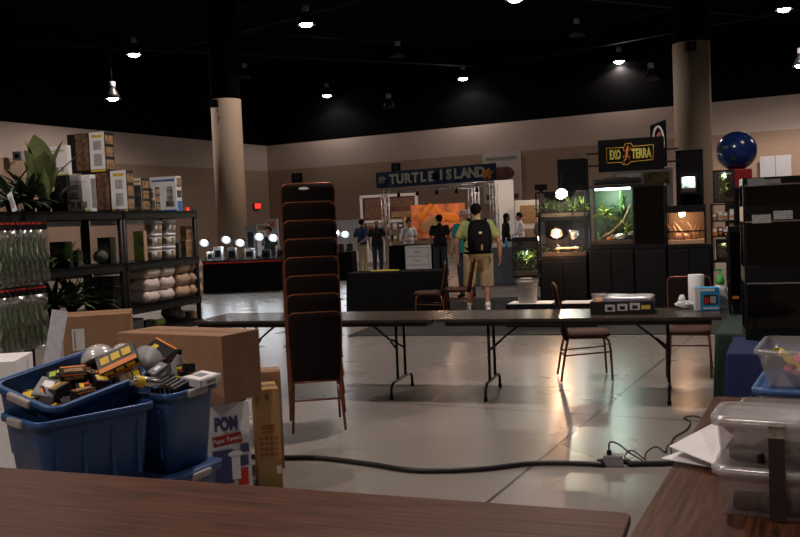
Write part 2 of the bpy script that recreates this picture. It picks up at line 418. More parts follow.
# ------------------------------------------------------------------ hall lamps
def lamp_proto():
    t = thing('ceiling_lamp', 'x', 'ceiling lamp', (0, 0, 8), 0, 'high bay lamps')
    b = MB(); b.lathe([(.05, .42), (.10, .40), (.13, .30), (.20, .18), (.29, .0), (.28, .0), (.18, .17), (.1, .26)], seg=24, caps=(True, True)); b.build('shade', 'steel_dark', t)
    b = MB(); b.lathe([(.10, .62), (.11, .60), (.11, .45), (.10, .42)], seg=16); b.build('ballast', 'grey', t)
    b = MB(); b.cyl((0, 0, .6), (0, 0, 1.55), .012, seg=6); b.build('rod', 'black', t)
    return t
lp = lamp_proto()
LAMPS = [(134, 55, 1, 'lit lamp at upper left, larger than the lit one below it'), (306, 25, 1, 'bright lit lamp over the chair stack, left of centre'),
         (515, 0, 1, 'lit lamp cut by the top edge of the picture'), (784, 10, 1, 'lit lamp in the top right corner of the ceiling'),
         (113, 99, 1, 'smallest lit lamp at far left, just above the wall'), (327, 96, 1, 'small lit lamp right of the left pillar top'),
         (463, 79, 1, 'small lit lamp near the middle of the ceiling'), (619, 62, 1, 'lit lamp left of the right pillar top'), (801, 66, 1, 'lit lamp half cut by the right edge of the picture'),
         (245, 78, 0, 'unlit lamp above the left pillar'), (398, 57, 0, 'unlit lamp above the blue banner and chairs'),
         (577, 36, 0, 'unlit lamp between the top edge lamp and the right pillar'), (651, 80, 0, 'small unlit lamp just left of the right pillar'), (791, 43, 0, 'unlit lamp under the lit one in the top right corner'),
         (389, 108, 0, 'faint tiny unlit lamp low in the middle of the ceiling')]
def light(name, loc, e, col, rad, parent=None, typ='POINT'):
    l = bpy.data.lights.new(name, typ); l.energy = e; l.color = col
    if typ in ('POINT', 'SPOT'): l.shadow_soft_size = rad
    if typ == 'SPOT': l.spot_size = R(146); l.spot_blend = .35
    o = bpy.data.objects.new(name, l); COL.objects.link(o); o.location = loc
    if parent: o.parent = parent
    return o
HALL = (1, .835, .75)
def hall_lamp(loc, lit, label, e=330):
    o = dup(lp, loc, 0, label)
    if loc[2] < 7.9 and loc[2] > 6:
        b = MB(); b.cyl((0, 0, 1.5), (0, 0, 9.5-loc[2]), .012, seg=6); b.build('extension_rod', 'black', o)
    if lit:
        b = MB(); b.ball((0, 0, .03), (.2, .2, .10), 16, 8); b.build('bulb', 'bulb', o)
        light('bulb_light', (0, 0, -.12), e, HALL, .1, o, 'SPOT')
    return o
LOWZ = {113: 6.5, 801: 6.4, 651: 6.4, 389: 6.6}       # lamps on longer rods
BOOST = {463: 190, 327: 190, 113: 230, 784: 900, 801: 900, 619: 520, 134: 800, 306: 420, 515: 420}
for (x, y, lit, lab) in LAMPS: hall_lamp(F(x, y, LOWZ.get(x, 8.0)), lit, 'ceiling '+lab, BOOST.get(x, 330))
# same-grid lamps out of view; the last two are added to brighten the cartons
KEY = [((.75, 8.3, 8), 1300, 'straight above the folding tables'), ((-6.5, 14.5, 8), 260, 'overhead left, out of the picture'), ((8.5, 12, 8), 420, 'overhead right, out of the picture'), ((16, 20, 8), 700, 'far right, out of the picture'), ((2.5, -3.5, 8), 260, 'behind the photographer, to the right'), ((-4.5, -2.5, 8), 650, 'added behind the photographer, to the left, to light the carton faces'), ((-5, 2.6, 8), 800, 'added overhead left of the photographer to light the carton faces')]
for loc, e, lab in KEY: hall_lamp(loc, 1, 'high bay ceiling lamp '+lab, e)

for ch in list(lp.children): bpy.data.objects.remove(ch)
bpy.data.objects.remove(lp)
# ------------------------------------------------------------------ carpet
a = P(345, 336.5, 12.96); a.z = 0; ca = R(-16)
t = thing('carpet', 'charcoal carpet on the concrete floor behind the folding tables', 'carpet', (-.8, 12.95, 0), ca)
b = MB(); b.box((7, 2.9, .006), (14, 5.8, .012)); b.build('pile', 'carpet', t)

# ------------------------------------------------------------------ folding tables
def folding_table(label, loc, rz, L=2.42, W=.76, top='tableblack', group=None, inset=.43, edge='tableedge'):
    t = thing('folding_table', label, 'table', loc, rz, group)         # origin: floor under the front left corner
    b = MB()
    b.rings([rrect(L-.004, W-.004, .03, .712, 4, L/2, W/2), rrect(L, W, .03, .716, 4, L/2, W/2), rrect(L, W, .03, .736, 4, L/2, W/2), rrect(L-.006, W-.006, .03, .74, 4, L/2, W/2)], sm=False)
    b.build('tabletop', top, t)
    b = MB()
    for (c, d) in (((L/2, .06, .692), (L-.16, .022, .042)), ((L/2, W-.06, .692), (L-.16, .022, .042)), ((.09, W/2, .692), (.022, W-.14, .042)), ((L-.09, W/2, .692), (.022, W-.14, .042))): b.box(c, d)
    b.build('apron', edge, t)
    for sx in (0, 1):
        x = inset if sx == 0 else L-inset; s = 1 if sx == 0 else -1
        b = MB(); y0 = W/2
        for dy in (-.125, .125): b.tube([(x, y0+dy, .70), (x, y0+dy, .145)], .0135, 10)
        b.tube([(x, y0-.345, .012), (x, y0-.34, .10), (x, y0-.295, .132), (x, y0-.25, .145), (x, y0+.25, .145), (x, y0+.295, .132), (x, y0+.34, .10), (x, y0+.345, .012)], .0135, 10)
        b.tube([(x, y0-.31, .70), (x, y0+.31, .70)], .012, 8)
        l = b.build('leg', 'steel_dark', t)
        b = MB(); b.tube([(x, y0-.105, .42), (x+s*.10, y0-.02, .51), (x+s*.32, y0, .685)], .010, 8); b.tube([(x, y0+.105, .42), (x+s*.10, y0+.02, .51)], .010, 8)
        b.build('brace', 'steel_dark', l)
        for dy in (-.345, .345):
            b = MB(); b.lathe([(.0165, 0), (.0175, .03), (.014, .035)], (x, y0+dy, 0), 10); b.build('foot_cap', 'black', l)
    return t
TA = R(-17)
q = F(192, 321.5, .74)
tabA = folding_table('dark folding table on the left of the row, its end beside the black shelf rack', (q.x, q.y, 0), TA)
tv = Vector((math.cos(TA), math.sin(TA), 0)); tu = Vector((-math.sin(TA), math.cos(TA), 0))
qb = Vector((q.x, q.y, 0))+tv*2.435
tabB = folding_table('right dark folding table, with the tissue box and pump bottle on it', qb, TA)
# woodgrain tables in front
q1 = F(0, 467, .74); q2 = F(637, 513, .74); fa = math.atan2(q2.y-q1.y, q2.x-q1.x)
fv = Vector((math.cos(fa), math.sin(fa), 0)); fu = Vector((-math.sin(fa), math.cos(fa), 0))
o = Vector((q2.x, q2.y, 0))-fv*2.455-fu*.76
folding_table('brown woodgrain folding table along the bottom of the picture', o, fa, 2.44, .76, 'wood')
q3 = F(629, 537, .74); q4 = F(714, 396, .74)
ra = math.atan2(q4.y-q3.y, q4.x-q3.x)            # its long side runs away from the photographer
rd = Vector((math.cos(ra), math.sin(ra), 0)); rn = Vector((rd.y, -rd.x, 0))
o = Vector((q4.x, q4.y, 0))-rd*2.44+rn*.76
tR = folding_table('brown woodgrain folding table at lower right under the clear plastic bins', Vector((q4.x, q4.y, 0))+rn*0, ra+PI, 2.1, .76, 'wood')

# ------------------------------------------------------------------ banquet chairs (facing local +y, origin on the floor under the seat)
def chair_into(t, seatm='seatfab', full=True):
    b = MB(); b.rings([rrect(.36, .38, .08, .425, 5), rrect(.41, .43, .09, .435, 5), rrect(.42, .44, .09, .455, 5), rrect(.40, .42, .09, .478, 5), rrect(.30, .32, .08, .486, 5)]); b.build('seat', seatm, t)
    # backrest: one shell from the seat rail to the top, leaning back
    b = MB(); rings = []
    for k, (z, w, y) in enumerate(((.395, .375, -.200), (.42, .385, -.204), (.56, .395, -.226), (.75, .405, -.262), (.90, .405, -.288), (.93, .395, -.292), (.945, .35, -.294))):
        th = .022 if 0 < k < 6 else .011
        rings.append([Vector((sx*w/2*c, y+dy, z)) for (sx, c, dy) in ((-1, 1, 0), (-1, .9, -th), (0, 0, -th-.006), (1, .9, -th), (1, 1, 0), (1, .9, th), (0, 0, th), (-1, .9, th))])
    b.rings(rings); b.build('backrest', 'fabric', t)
    b = MB(); b.tube([(-.186, -.19, .42), (-.199, -.226, .56), (-.205, -.262, .75), (-.206, -.288, .90), (-.196, -.293, .935), (-.17, -.296, .951), (.17, -.296, .951), (.196, -.293, .935), (.206, -.288, .90), (.205, -.262, .75), (.199, -.226, .56), (.186, -.19, .42)], .0075, 8)
    b.build('back_frame', 'copper', t)
    for sx in (-1, 1):
        b = MB(); b.tube([(sx*.178, -.19, .44), (sx*.188, -.225, .30), (sx*.205, -.275, .012)], [.0115, .0115, .0105], 8); b.build('leg', 'copper', t)
        b = MB(); b.tube([(sx*.178, .15, .43), (sx*.19, .19, .40), (sx*.20, .205, .30), (sx*.205, .215, .012)], [.0115, .0115, .0115, .0105], 8); b.build('leg', 'copper', t)
    b = MB(); b.tube([(-.178, -.19, .425), (.178, -.19, .425), (.178, .17, .425), (-.178, .17, .425), (-.178, -.19, .425)], .009, 6)
    for sx in (-1, 1): b.tube([(sx*.193, -.237, .26), (sx*.199, .205, .29)], .008, 6)
    b.tube([(-.193, -.237, .26), (.193, -.237, .26)], .008, 6)
    b.build('stretcher', 'copper', t)
    return t
def chair(label, loc, rz, group=None): return chair_into(thing('banquet_chair', label, 'chair', loc, rz, group))
fl_ = F(292, 437); fr_ = F(347, 430.5)
sa = R(9); sc = (fl_+fr_)/2
sdir = Vector((-math.sin(sa), math.cos(sa), 0)); base = Vector((sc.x, sc.y, 0))+sdir*.275
ordn = ['lowest', 'second from the floor', 'third from the floor', 'fourth from the floor', 'fifth from the floor', 'third from the top', 'second from the top', 'topmost']
st0 = None
for k in range(8):
    lab = 'brown fabric banquet chair with copper frame, %s in the tall chair stack' % ordn[k]
    loc = base+sdir*(.012*k)+Vector((0, 0, .142*k))
    if st0 is None: st0 = chair(lab, loc, sa, 'chairs in the tall stack')
    else: dup(st0, loc, sa, lab)
b = MB(); b.ball((0, 0, 0), (.045, .008, .013), 12, 8); o = b.build('paper_tag', 'white'); place(o, P(304.5, 186.5, base.y+.0)+Vector((0, -.02, 0)), sa)
o.location = st0.location+sdir*(.012*7-.319)+Vector((-.03, 0, .142*7+.915)); tag(o, 'small white sticker on the back of the topmost stacked chair', 'sticker')
dup(st0, (F(589, 377).x-.03, 8.82, 0), TA+R(-78), 'banquet chair standing sideways behind the right folding table', 'chairs pushed up to the tables')
dup(st0, (P(689, 340, 8.75).x, 8.75, 0), R(160), 'banquet chair behind the right folding table, next to the pump bottle', 'chairs pushed up to the tables')
dup(st0, (P(428, 290, 14.6).x, 14.6, 0), R(88), 'banquet chair right in front of the black draped table, its back to the right', 'chairs beside the draped table')
dup(st0, (P(457, 290, 15.1).x, 15.1, 0), R(80), 'banquet chair whose back overlaps the left leg of the man with the backpack', 'chairs beside the draped table')
# ------------------------------------------------------------------ black shelf racks at the left
pA = P(127, 268, 8.2); pA.z = 0; pB = P(200, 268, 9.35); pB.z = 0
ka = math.atan2(pB.y-pA.y, pB.x-pA.x); RL = (pB-pA).length; RD = .46
kx = Vector((math.cos(ka), math.sin(ka), 0)); ky = Vector((-math.sin(ka), math.cos(ka), 0))
LV = [P(127, y, 8.2).z for y in (211, 263, 308, 333)]
def rack(label, o, L, levels):
    t = thing('shelf_rack', label, 'shelf rack', o, ka)
    for x in (.02, L-.02):
        for y in (.025, RD-.025):
            b = MB(); b.cyl((x, y, 0), (x, y, levels[0]+.02), .024, seg=12); b.cyl((x, y, 0), (x, y, .02), .032, seg=12); b.build('post', 'blackplastic', t)
    for i, z in enumerate(levels):
        b = MB(); b.box((L/2, RD/2, z-.012), (L, RD, .024)); b.box((L/2, .012, z-.035), (L, .024, .07)); b.box((L/2, RD-.012, z-.035), (L, .024, .07)); b.box((.012, RD/2, z-.035), (.024, RD, .07)); b.box((L-.012, RD/2, z-.035), (.024, RD, .07))
        for k in range(1, 8): b.box((L*k/8, RD/2, z-.03), (.012, RD-.05, .03))
        b.build('shelf', 'blackplastic', t)
        if i < 3:
            b = MB(); b.box((L/2, RD-.04, z-.095), (L-.12, .006, .05)); b.build('gap_light_strip', 'bluewhite', t)  # pale strip stands for background light seen through the gap below the shelf
    return t
GAP = .012
rack('black plastic shelf rack at right, with the white sand bags on it', pA, RL, LV)
OL = pA-kx*(1.24+GAP)-ky*0
rack('black plastic shelf rack at left, with large leafy plant on top', OL, 1.24, LV[:3]+[.10])
OH = OL-kx*(1.24+GAP)
rack('black plastic rack at far left edge hung with bagged plants', OH, 1.24, LV[:3]+[.10])
def rk(px, off, z):                         # world point on the racks seen in pixel column px, off metres behind the front edge
    lo, hi = -2.6, 1.4
    for _ in range(50):
        m = (lo+hi)/2; p = pA+kx*m+ky*off+Vector((0, 0, z))
        if proj(p)[0] < px: lo = m
        else: hi = m
    return p
def rkz(p, y):                              # height that p must have to be seen at pixel row y
    lo, hi = -1, 4
    for _ in range(40):
        m = (lo+hi)/2
        if proj((p.x, p.y, m))[1] > y: lo = m
        else: hi = m
    return lo
# printed cartons: end face (panels from left to right) and side face
def carton(label, x0, xm, x1, y0, z, panels, side, strip=None, group=None, off=.05, pict=None, name='carton', cat='box', base='carton'):
    p = rk(xm, off, z); s = p.y/FPX
    L = (xm-x0)*s/.80; T = max((x1-xm)*s/.60, .05); H = rkz(p, y0)-z
    t = thing(name, label, cat, p, ka, group)
    b = MB(); b.box((T/2, L/2, H/2), (T, L, H), bev=.003); b.build('carton_body', base, t)
    b = MB()
    for i, (f0, f1, mi, v0, v1) in enumerate(panels):
        b.box((-.001, L*(1-(f0+f1)/2), H*(v0+v1)/2), (.003, L*(f1-f0)*.98, H*(v1-v0)), mi=mi)
    ms = ['white', 'pict', 'yellow', 'lime', 'blueprint', 'text', 'carton', 'pict2', 'grey']
    b.build('printed_panel', ms, t)
    if side:
        b = MB()
        for (mi, v0, v1) in side: b.box((T/2, -.001, H*(v0+v1)/2), (T*.8, .003, H*(v1-v0)), mi=mi)
        b.build('side_print', ms, t)
    return t, H
WH, PI_, YE, LI, BL, TX, CA, PT, GR = range(9)
yell = lambda a, w=1: [(a, w, WH, .06, 1), (a, w, YE, 0, .05), (a+.06, w-.05, YE, .86, .93), (a+.10, w-.08, TX, .55, .78), (a+.10, w-.08, TX, .14, .45)]
lim = [(0, 1, WH, .05, 1), (0, 1, LI, 0, .045), (.05, .85, LI, .80, .85), (.08, .5, TX, .6, .74), (.08, .45, TX, .35, .55), (.12, .30, PT, .1, .28), (.38, .56, PT, .1, .28), (.64, .82, PT, .1, .28)]
anim = [(PT, .06, .3), (PT, .38, .62), (PT, .70, .92)]
zt = LV[0]+.001
_, h = carton('pale carton with lime stripe on the rack, below the big stacked animal print carton', 69.5, 92, 97, 174.5, zt, lim, [(GR, .1, .9)], off=.06, base='white')
_, h1 = carton('wide animal print carton with white panel, standing on the rack beside the lime striped one', 85, 128, 135, 170, zt, [(.30, .62, PI_, .06, .97)]+yell(.65), anim, off=.03)
zs = zt+max(h, h1)+.002
carton('big carton with animal picture and white yellow striped panel, topmost on the rack', 70, 106, 115, 131.5, zs, [(.22, .58, PI_, .06, .97)]+yell(.60), anim, off=.24)
carton('narrow carton with white panel, between wide animal print and blue striped cartons', 135.5, 142.5, 151, 178, zt, yell(.02), anim, off=.05)
carton('shortest carton with white panel, in front of the blue striped one', 149, 156, 161, 187, zt, yell(.02), anim, off=.012)
_, h2 = carton('white carton with blue stripe and a device picture, last on the rack top', 153, 177.5, 183, 176, zt, [(0, 1, WH, .06, 1), (0, 1, BL, 0, .06), (.05, .95, BL, .86, .93), (.62, .86, GR, .14, .72), (.66, .82, WH, .45, .68), (.58, .9, CA, .14, .3)], [(PT, .7, .95), (CA, .4, .6), (BL, 0, .3)], off=.16, base='white')
_, h3 = carton('black carton on the left rack behind the large leafy plant', 56, 68, 70, 175, zt, [(.05, .95, CA, .05, .95)], None, off=.16)
carton('lime striped white carton stacked on the black carton beside the leafy plant', 45, 68.5, 70.5, 145, zt+h3+.002, [(0, .16, CA, 0, 1)]+[(.18+f0*.82, .18+f1*.82, mi, v0, v1) for (f0, f1, mi, v0, v1) in lim], None, off=.16, base='white')
pr = rk(187.5, .03, zt); t = thing('price_tag', 'tiny red lit tag at the right end of the rack top', 'tag', pr, ka)
b = MB(); b.box((0, 0, .02), (.05, .012, .035)); b.build('tag_face', mat('red_tag', (.8, .03, .03), .4, emit=(1, .03, .03), es=.6), t)

# plants
def plant(name, label, cat, loc, n, length, width, m, spread=(20, 70), droop=.5, pot=None, group=None, seed=1, potm='black', stemh=.0, yaw=(0, 360), top=False):
    rnd = random.Random(seed); t = thing(name, label, cat, loc, 0, group); z0 = 0
    if pot:
        b = MB(); b.lathe([(pot*.7, 0), (pot, pot*1.5), (pot*1.08, pot*1.5), (pot*1.08, pot*1.7), (pot*.95, pot*1.7), (pot*.9, pot*1.5)], seg=18); b.build('pot', potm, t); z0 = pot*1.5
    b = MB()
    for i in range(n):
        a = R(rnd.uniform(*yaw)); e = R(rnd.uniform(*spread)); d = Vector((math.cos(a)*math.sin(e), math.sin(a)*math.sin(e), math.cos(e)))
        h = stemh if top else rnd.uniform(0, stemh)
        b.leaf((0, 0, z0+h), d, length*rnd.uniform(.65, 1.1), width*rnd.uniform(.7, 1.2), droop*rnd.uniform(.5, 1.3))
    b.build('leaves', m, t)
    if stemh:
        b = MB(); b.tube([(0, 0, 0), (.01, 0, z0+stemh*.5), (0, .01, z0+stemh)], [.012, .009, .004], 6); b.build('stem', 'stemm', t)
    return t
# the big pale leaf plant
p = rk(44, .10, zt); p.z = zt
t = thing('leafy_plant', 'tall artificial plant with broad pale green leaves on the rack top', 'plant', p, 0)
b = MB(); b.lathe([(.05, 0), (.065, .10), (.06, .10)], seg=16); b.build('pot', 'black', t)
b = MB()
for (az, el, l, w, hz) in ((185, 12, .50, .25, .10), (235, 16, .46, .24, .06), (265, 8, .53, .25, .10), (300, 22, .44, .17, .08), (0, 20, .50, .10, .12), (340, 12, .42, .13, .05), (20, 42, .50, .05, .18), (150, 24, .42, .16, .08)):
    a = R(az); e = R(el); b.leaf((0, 0, hz), (math.cos(a)*math.sin(e), math.sin(a)*math.sin(e), math.cos(e)), l, w, .25, 9, fold=.18)
b.build('leaves', 'leaf', t)
b = MB(); b.tube([(0, 0, .02), (0, 0, .16)], .012, 6); b.build('stem', 'leafm', t)
for i, (px, y, n, ln, sd, lab) in enumerate(((30, 0, 34, .32, 3, 'in front of the broad pale leaves'), (12, 0, 36, .30, 5, 'at the left edge of the picture'), (57, 0, 22, .22, 9, 'right of the broad pale leaves'))):
    p = rk(px, .14, zt); plant('dark_plant', 'dark leafy artificial plant on the rack top, '+lab, 'plant', p, n, ln, .05, 'leafd', (15, 85), .7, .05, seed=sd)
p = rk(15, .03, zt); o = MB(); o.box((0, 0, .085), (.05, .004, .17)); o.box((0, -.003, .085), (.03, .004, .10), mi=1)
o = o.build('card', ['white', 'text']); place(o, p, ka-PI/2); o.rotation_euler = (R(-12), R(-28), ka-PI/2); tag(o, 'white card leaning among the dark plants on the rack top', 'card')

# hanging bagged plants at far left
def bag_proto():
    t = thing('bagged_plant', 'x', 'bagged plant', (0, 0, 0), 0, 'bagged plants hanging on the rack')
    b = MB(); b.box((0, 0, -.035), (.10, .006, .07)); b.box((0, -.004, -.02), (.08, .004, .016), mi=1); b.box((-.02, -.004, -.05), (.05, .004, .022), mi=2); b.build('header_card', ['carton', 'red', 'yellow'], t)
    b = MB(); rnd = random.Random(2)
    for i in range(22):
        b.leaf((rnd.uniform(-.02, .02), rnd.uniform(-.01, .02), -.12-rnd.uniform(0, .30)), (rnd.uniform(-1, 1)*.5, rnd.uniform(-.6, .3), -1), .12, .030, .2, 4)
    b.build('leaves', 'leafm', t)
    b = MB(); rings = []
    for k in range(9):
        z = -.07-.42*k/8; w = .048+.006*math.sin(k*2.1); d = .012+.022*math.sin(PI*k/8)
        rings.append([Vector((w*math.cos(2*PI*i/14)*(1+.08*math.sin(i*3+k)), d*math.sin(2*PI*i/14)*(1+.25*math.sin(i*5+k*2)), z)) for i in range(14)])
    b.rings(rings); b.build('clear_bag', 'bag', t)
    b = MB(); b.tube([(0, 0, -.01), (0, .04, .0), (0, .10, .0)], .004, 6); b.build('hook', 'chrome', t)
    return t
bg = bag_proto(); n = 0
for tier, z in ((0, LV[0]-.075), (1, LV[1]-.10)):
    for k in range(9):
        p = rk(-2+k*5.3, -.09, z); lab = 'bagged green plant with red and yellow header, %s row at far left' % ('upper' if tier == 0 else 'lower')
        dup(bg, p, ka-PI/2+R(random.uniform(-25, 25))+PI/4, lab, 'bagged plants, %s row' % ('upper' if tier == 0 else 'lower'))
for ch in list(bg.children): bpy.data.objects.remove(ch)
bpy.data.objects.remove(bg)

# second shelf: jars and cartons
z2 = LV[1]+.001; z3 = LV[2]+.001; z4 = LV[3]+.001
def jar_proto():
    t = thing('tub', 'x', 'tub', (0, 0, 0), 0)
    b = MB(); b.rings([rrect(.13, .13, .03, 0), rrect(.135, .135, .03, .10)]); b.build('body', 'offwhite', t)
    b = MB(); b.rings([rrect(.142, .142, .032, .10), rrect(.142, .142, .032, .122), rrect(.13, .13, .03, .126)]); b.build('lid', 'white', t)
    b = MB(); b.box((.0, -.0685, .05), (.05, .003, .06)); b.box((-.0685, 0, .05), (.003, .06, .06)); b.build('label', 'pict2', t)
    return t
jp = jar_proto()
for c, px in enumerate((153.5, 167.5)):
    for r_ in range(3):
        p = rk(px, .10, z2+r_*.1275); dup(jp, p, ka, 'white lidded tub, %s of the %s column on the rack\'s second shelf' % (('bottom', 'middle', 'top')[r_], ('left', 'right')[c]), 'white tubs on the second shelf')
for ch in list(jp.children): bpy.data.objects.remove(ch)
bpy.data.objects.remove(jp)
carton('yellow green carton standing left of the white tubs', 135, 145, 147, 231, z2, [(.05, .95, LI, .05, .95), (.3, .9, TX, .5, .8)], None, off=.05, base='sandtan')
for i, (px, y0, lab) in enumerate(((186, 240, 'lower'), (186, 226, 'upper'))):
    carton('tan printed carton at the right end of the second shelf, '+lab+' one', 181, 187, 195.5, y0, z2 if i == 0 else rkz(rk(187, .06, z2), 240)+.002, [(.05, .95, PT, .1, .9)], [(PT, .1, .9)], off=.06, base='sandtan')
carton('low dark carton on the second shelf behind the tubs\' right', 176, 179, 181, 243, z2, [(.1, .9, PI_, .1, .9)], None, off=.05)
# left rack, second shelf
p = rk(101, .16, z2); t = thing('glass_globe', 'round glass bowl with green growth on the left rack', 'bowl', p)
b = MB(); b.lathe([(.05, 0), (.075, .03), (.09, .08), (.075, .135), (.05, .155), (.047, .155), (.07, .135), (.085, .08), (.07, .03), (.0, .006)], seg=24, caps=(True, False)); b.build('bowl', 'glass', t)
b = MB(); b.ball((0, 0, .07), (.066, .066, .06), 14, 8); b.build('moss', mat('grey_green_moss', (.10, .12, .09), .9, noise=.5, scale=60, bump=.6), t)
for i, (px, w, h, m, lab) in enumerate(((70, .16, .22, 'carton', 'black carton on the left rack, second shelf, beside foliage'), (83, .12, .14, 'darkmix', 'dark mottled box on the left rack, second shelf'), (115, .14, .24, 'carton', 'tall black box on the left rack beside the glass bowl'), (58, .10, .10, 'darkmix', 'small dark mottled packet at the left of the second shelf'))):
    p = rk(px, .12, z2); t = thing('packet', lab, 'box', p, ka)
    b = MB(); b.box((0, .08, h/2), (w*.6, w, h), bev=.004); b.build('carton_body', m, t); b = MB(); b.box((-w*.3-.001, .08, h*.6), (.003, w*.7, h*.25)); b.build('printed_panel', 'pict', t)
plant('dark_plant', 'dark leafy plant on the second shelf of the left rack', 'plant', rk(66, .10, z2+.0), 26, .18, .04, 'leafm', (15, 85), .7, .04, seed=21)
for i, (px, n, ln, m, lab) in enumerate(((54, 40, .30, 'leafd', 'beside the hanging bags'), (72, 44, .30, 'leafm', 'in the middle above the plain cardboard box'), (92, 34, .28, 'leafd', 'right above the plain cardboard box'))):
    plant('dark_plant', 'dark plant on the left rack\'s third shelf, '+lab, 'plant', rk(px, .16, z3), n, ln, .045, m, (10, 80), .8, .05, seed=30+i)
for i, (px, z) in enumerate(((113, z3), (113, z3+.10), (113, z3+.20))):
    p = rk(px, .10, z); b = MB(); b.box((.07, .12, .047), (.14, .26, .094), bev=.012); o = b.build('packet', 'darkmix'); place(o, p, ka); tag(o, 'dark packet, %s in the stack at the right end of the left rack' % ('bottom', 'middle', 'top')[i], 'packet')
# sand bags
def pillow(b, w, l, h, seed, nx=10, ny=8):
    rnd = random.Random(seed); ph = rnd.uniform(0, 6); top = []; bot = []
    for j in range(ny+1):
        rt_, rb = [], []
        for i in range(nx+1):
            u = i/nx*2-1; v = j/ny*2-1
            k = ((1-u**8)*(1-v**8))**.4; s_ = 1-.06*(1-k)
            d = .08*h*math.sin(5*u+ph)*math.sin(4*v+ph*.7)*k
            rt_.append(b._v((u*w/2*s_, v*l/2*s_, h/2+h/2*k+d))); rb.append(b._v((u*w/2*s_, v*l/2*s_, h/2-h/2*k)) if 0 < i < nx and 0 < j < ny else rt_[-1])
        top.append(rt_); bot.append(rb)
    for j in range(ny):
        for i in range(nx):
            b.face([top[j][i], top[j][i+1], top[j+1][i+1], top[j+1][i]], 0, True)
            q = [bot[j][i], bot[j+1][i], bot[j+1][i+1], bot[j][i+1]]; q2_ = []
            for v_ in q:
                if v_ not in q2_: q2_.append(v_)
            if len(q2_) > 2: b.face(q2_, 0, True)
    return b
for c, (px, m, cn, w) in enumerate(((139.5, 'sand', 'white sand bag', .25), (155.5, 'sand', 'white sand bag', .25), (171.5, 'sandtan', 'tan sand bag', .25), (184.5, 'sandtan', 'tan sand bag', .24))):
    for r_ in range(3):
        hh = .125 if c > 1 else .118
        p = rk(px, .19, z3+.002+r_*(hh+.001))
        b = MB(); pillow(b, w, .37, hh, c*7+r_); o = b.build('sand_bag', m); place(o, p+kx*random.uniform(-.008, .008), ka+R(random.uniform(-2, 2)))
        tag(o, '%s, %s layer of the %s pile of its colour on the rack' % (cn, ('bottom', 'middle', 'top')[r_], 'left' if c % 2 == 0 else 'right'), 'bag', 'sand bags on the third shelf')
# bottom shelf bits
for i, (px, w, h, m, lab) in enumerate(((141, .16, .10, 'grey', 'grey low carton at the left of the rack\'s bottom shelf'), (152, .13, .06, 'carton', 'black flat carton on the rack\'s bottom shelf'), (163, .15, .045, 'lime', 'flat greenish packet on the bottom shelf front'), (196, .14, .07, 'card', 'brown low box at the right end of the bottom shelf'))):
    p = rk(px, .08, z4); b = MB(); b.box((0, .12, h/2), (w, .2, h), bev=.006); o = b.build('packet', m); place(o, p, ka); tag(o, lab, 'packet')
p = rk(179, .10, z4); t = thing('rock_ornament', 'rugged brown rock ornament with yellow flowers on the bottom shelf', 'ornament', p, ka)
b = MB(); rnd = random.Random(5)
for k in range(7): b.ball((rnd.uniform(-.09, .09), rnd.uniform(0, .12), .05+rnd.uniform(0, .05)), (.07, .06, .055), 10, 7)
b.build('rock', 'rock', t)
b = MB()
for k in range(12): b.leaf((rnd.uniform(-.1, .04), rnd.uniform(0, .1), .10), (rnd.uniform(-1, 1), rnd.uniform(-1, 1), 1), .06, .025, .3, 3)
b.build('flowers', mat('yellow_orange_flower', (.5, .28, .04), .6, noise=.6), t)
# the plain cardboard box on the floor pile before the left rack, and the white board leaning beside it
# ------------------------------------------------------------------ blue totes
def tote_mesh(t, w=.60, l=.43, h=.40, lid=False):
    b = MB(); tub(b, w, l, h, .86, .004, .022, .028, .05)
    for x in (-.2, -.07, .07, .2): b.box((x*w/.6, -l/2*.93+.012, h*.5), (.012, .012, h*.62))
    b.build('tub', 'tote', t)
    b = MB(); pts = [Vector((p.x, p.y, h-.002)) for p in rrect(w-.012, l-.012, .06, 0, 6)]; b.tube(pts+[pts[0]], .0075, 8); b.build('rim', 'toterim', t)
    for s in (-1, 1):
        b = MB(); b.box((s*(w/2+.002), 0, h-.016), (.028, .15, .040), bev=.01); b.build('handle', 'handle', t)
    if lid:
        b = MB(); b.rings([rrect(w+.01, l+.01, .06, h), rrect(w+.01, l+.01, .06, h+.012), rrect(w-.05, l-.05, .05, h+.016)]); b.build('lid', 'tote', t)
    return t
def frame_mat(o, ex, ez):
    ez = ez.normalized(); ex = (ex-ez*ex.dot(ez)).normalized(); ey = ez.cross(ex)
    return Matrix(((ex.x, ey.x, ez.x, o.x), (ex.y, ey.y, ez.y, o.y), (ex.z, ey.z, ez.z, o.z), (0, 0, 0, 1)))
ZR = .80
c_ = F(43, 424, ZR); b_ = F(152, 403, ZR); ex = (b_-c_).normalized(); ey = Vector((-ex.y, ex.x, 0))
cen = (c_+b_)/2+ey*.215
g = 'blue plastic totes'
tl = tote_mesh(thing('tote', 'level blue tote under the tilted one, brown table in front', 'tote', (cen.x, cen.y, ZR-.40), math.atan2(ex.y, ex.x)))
tote_mesh(thing('tote', 'lidded blue tote on the floor at left, under the level and tilted totes', 'tote', (cen.x+.015, cen.y+.01, 0), math.atan2(ex.y, ex.x)), h=.38, lid=True)
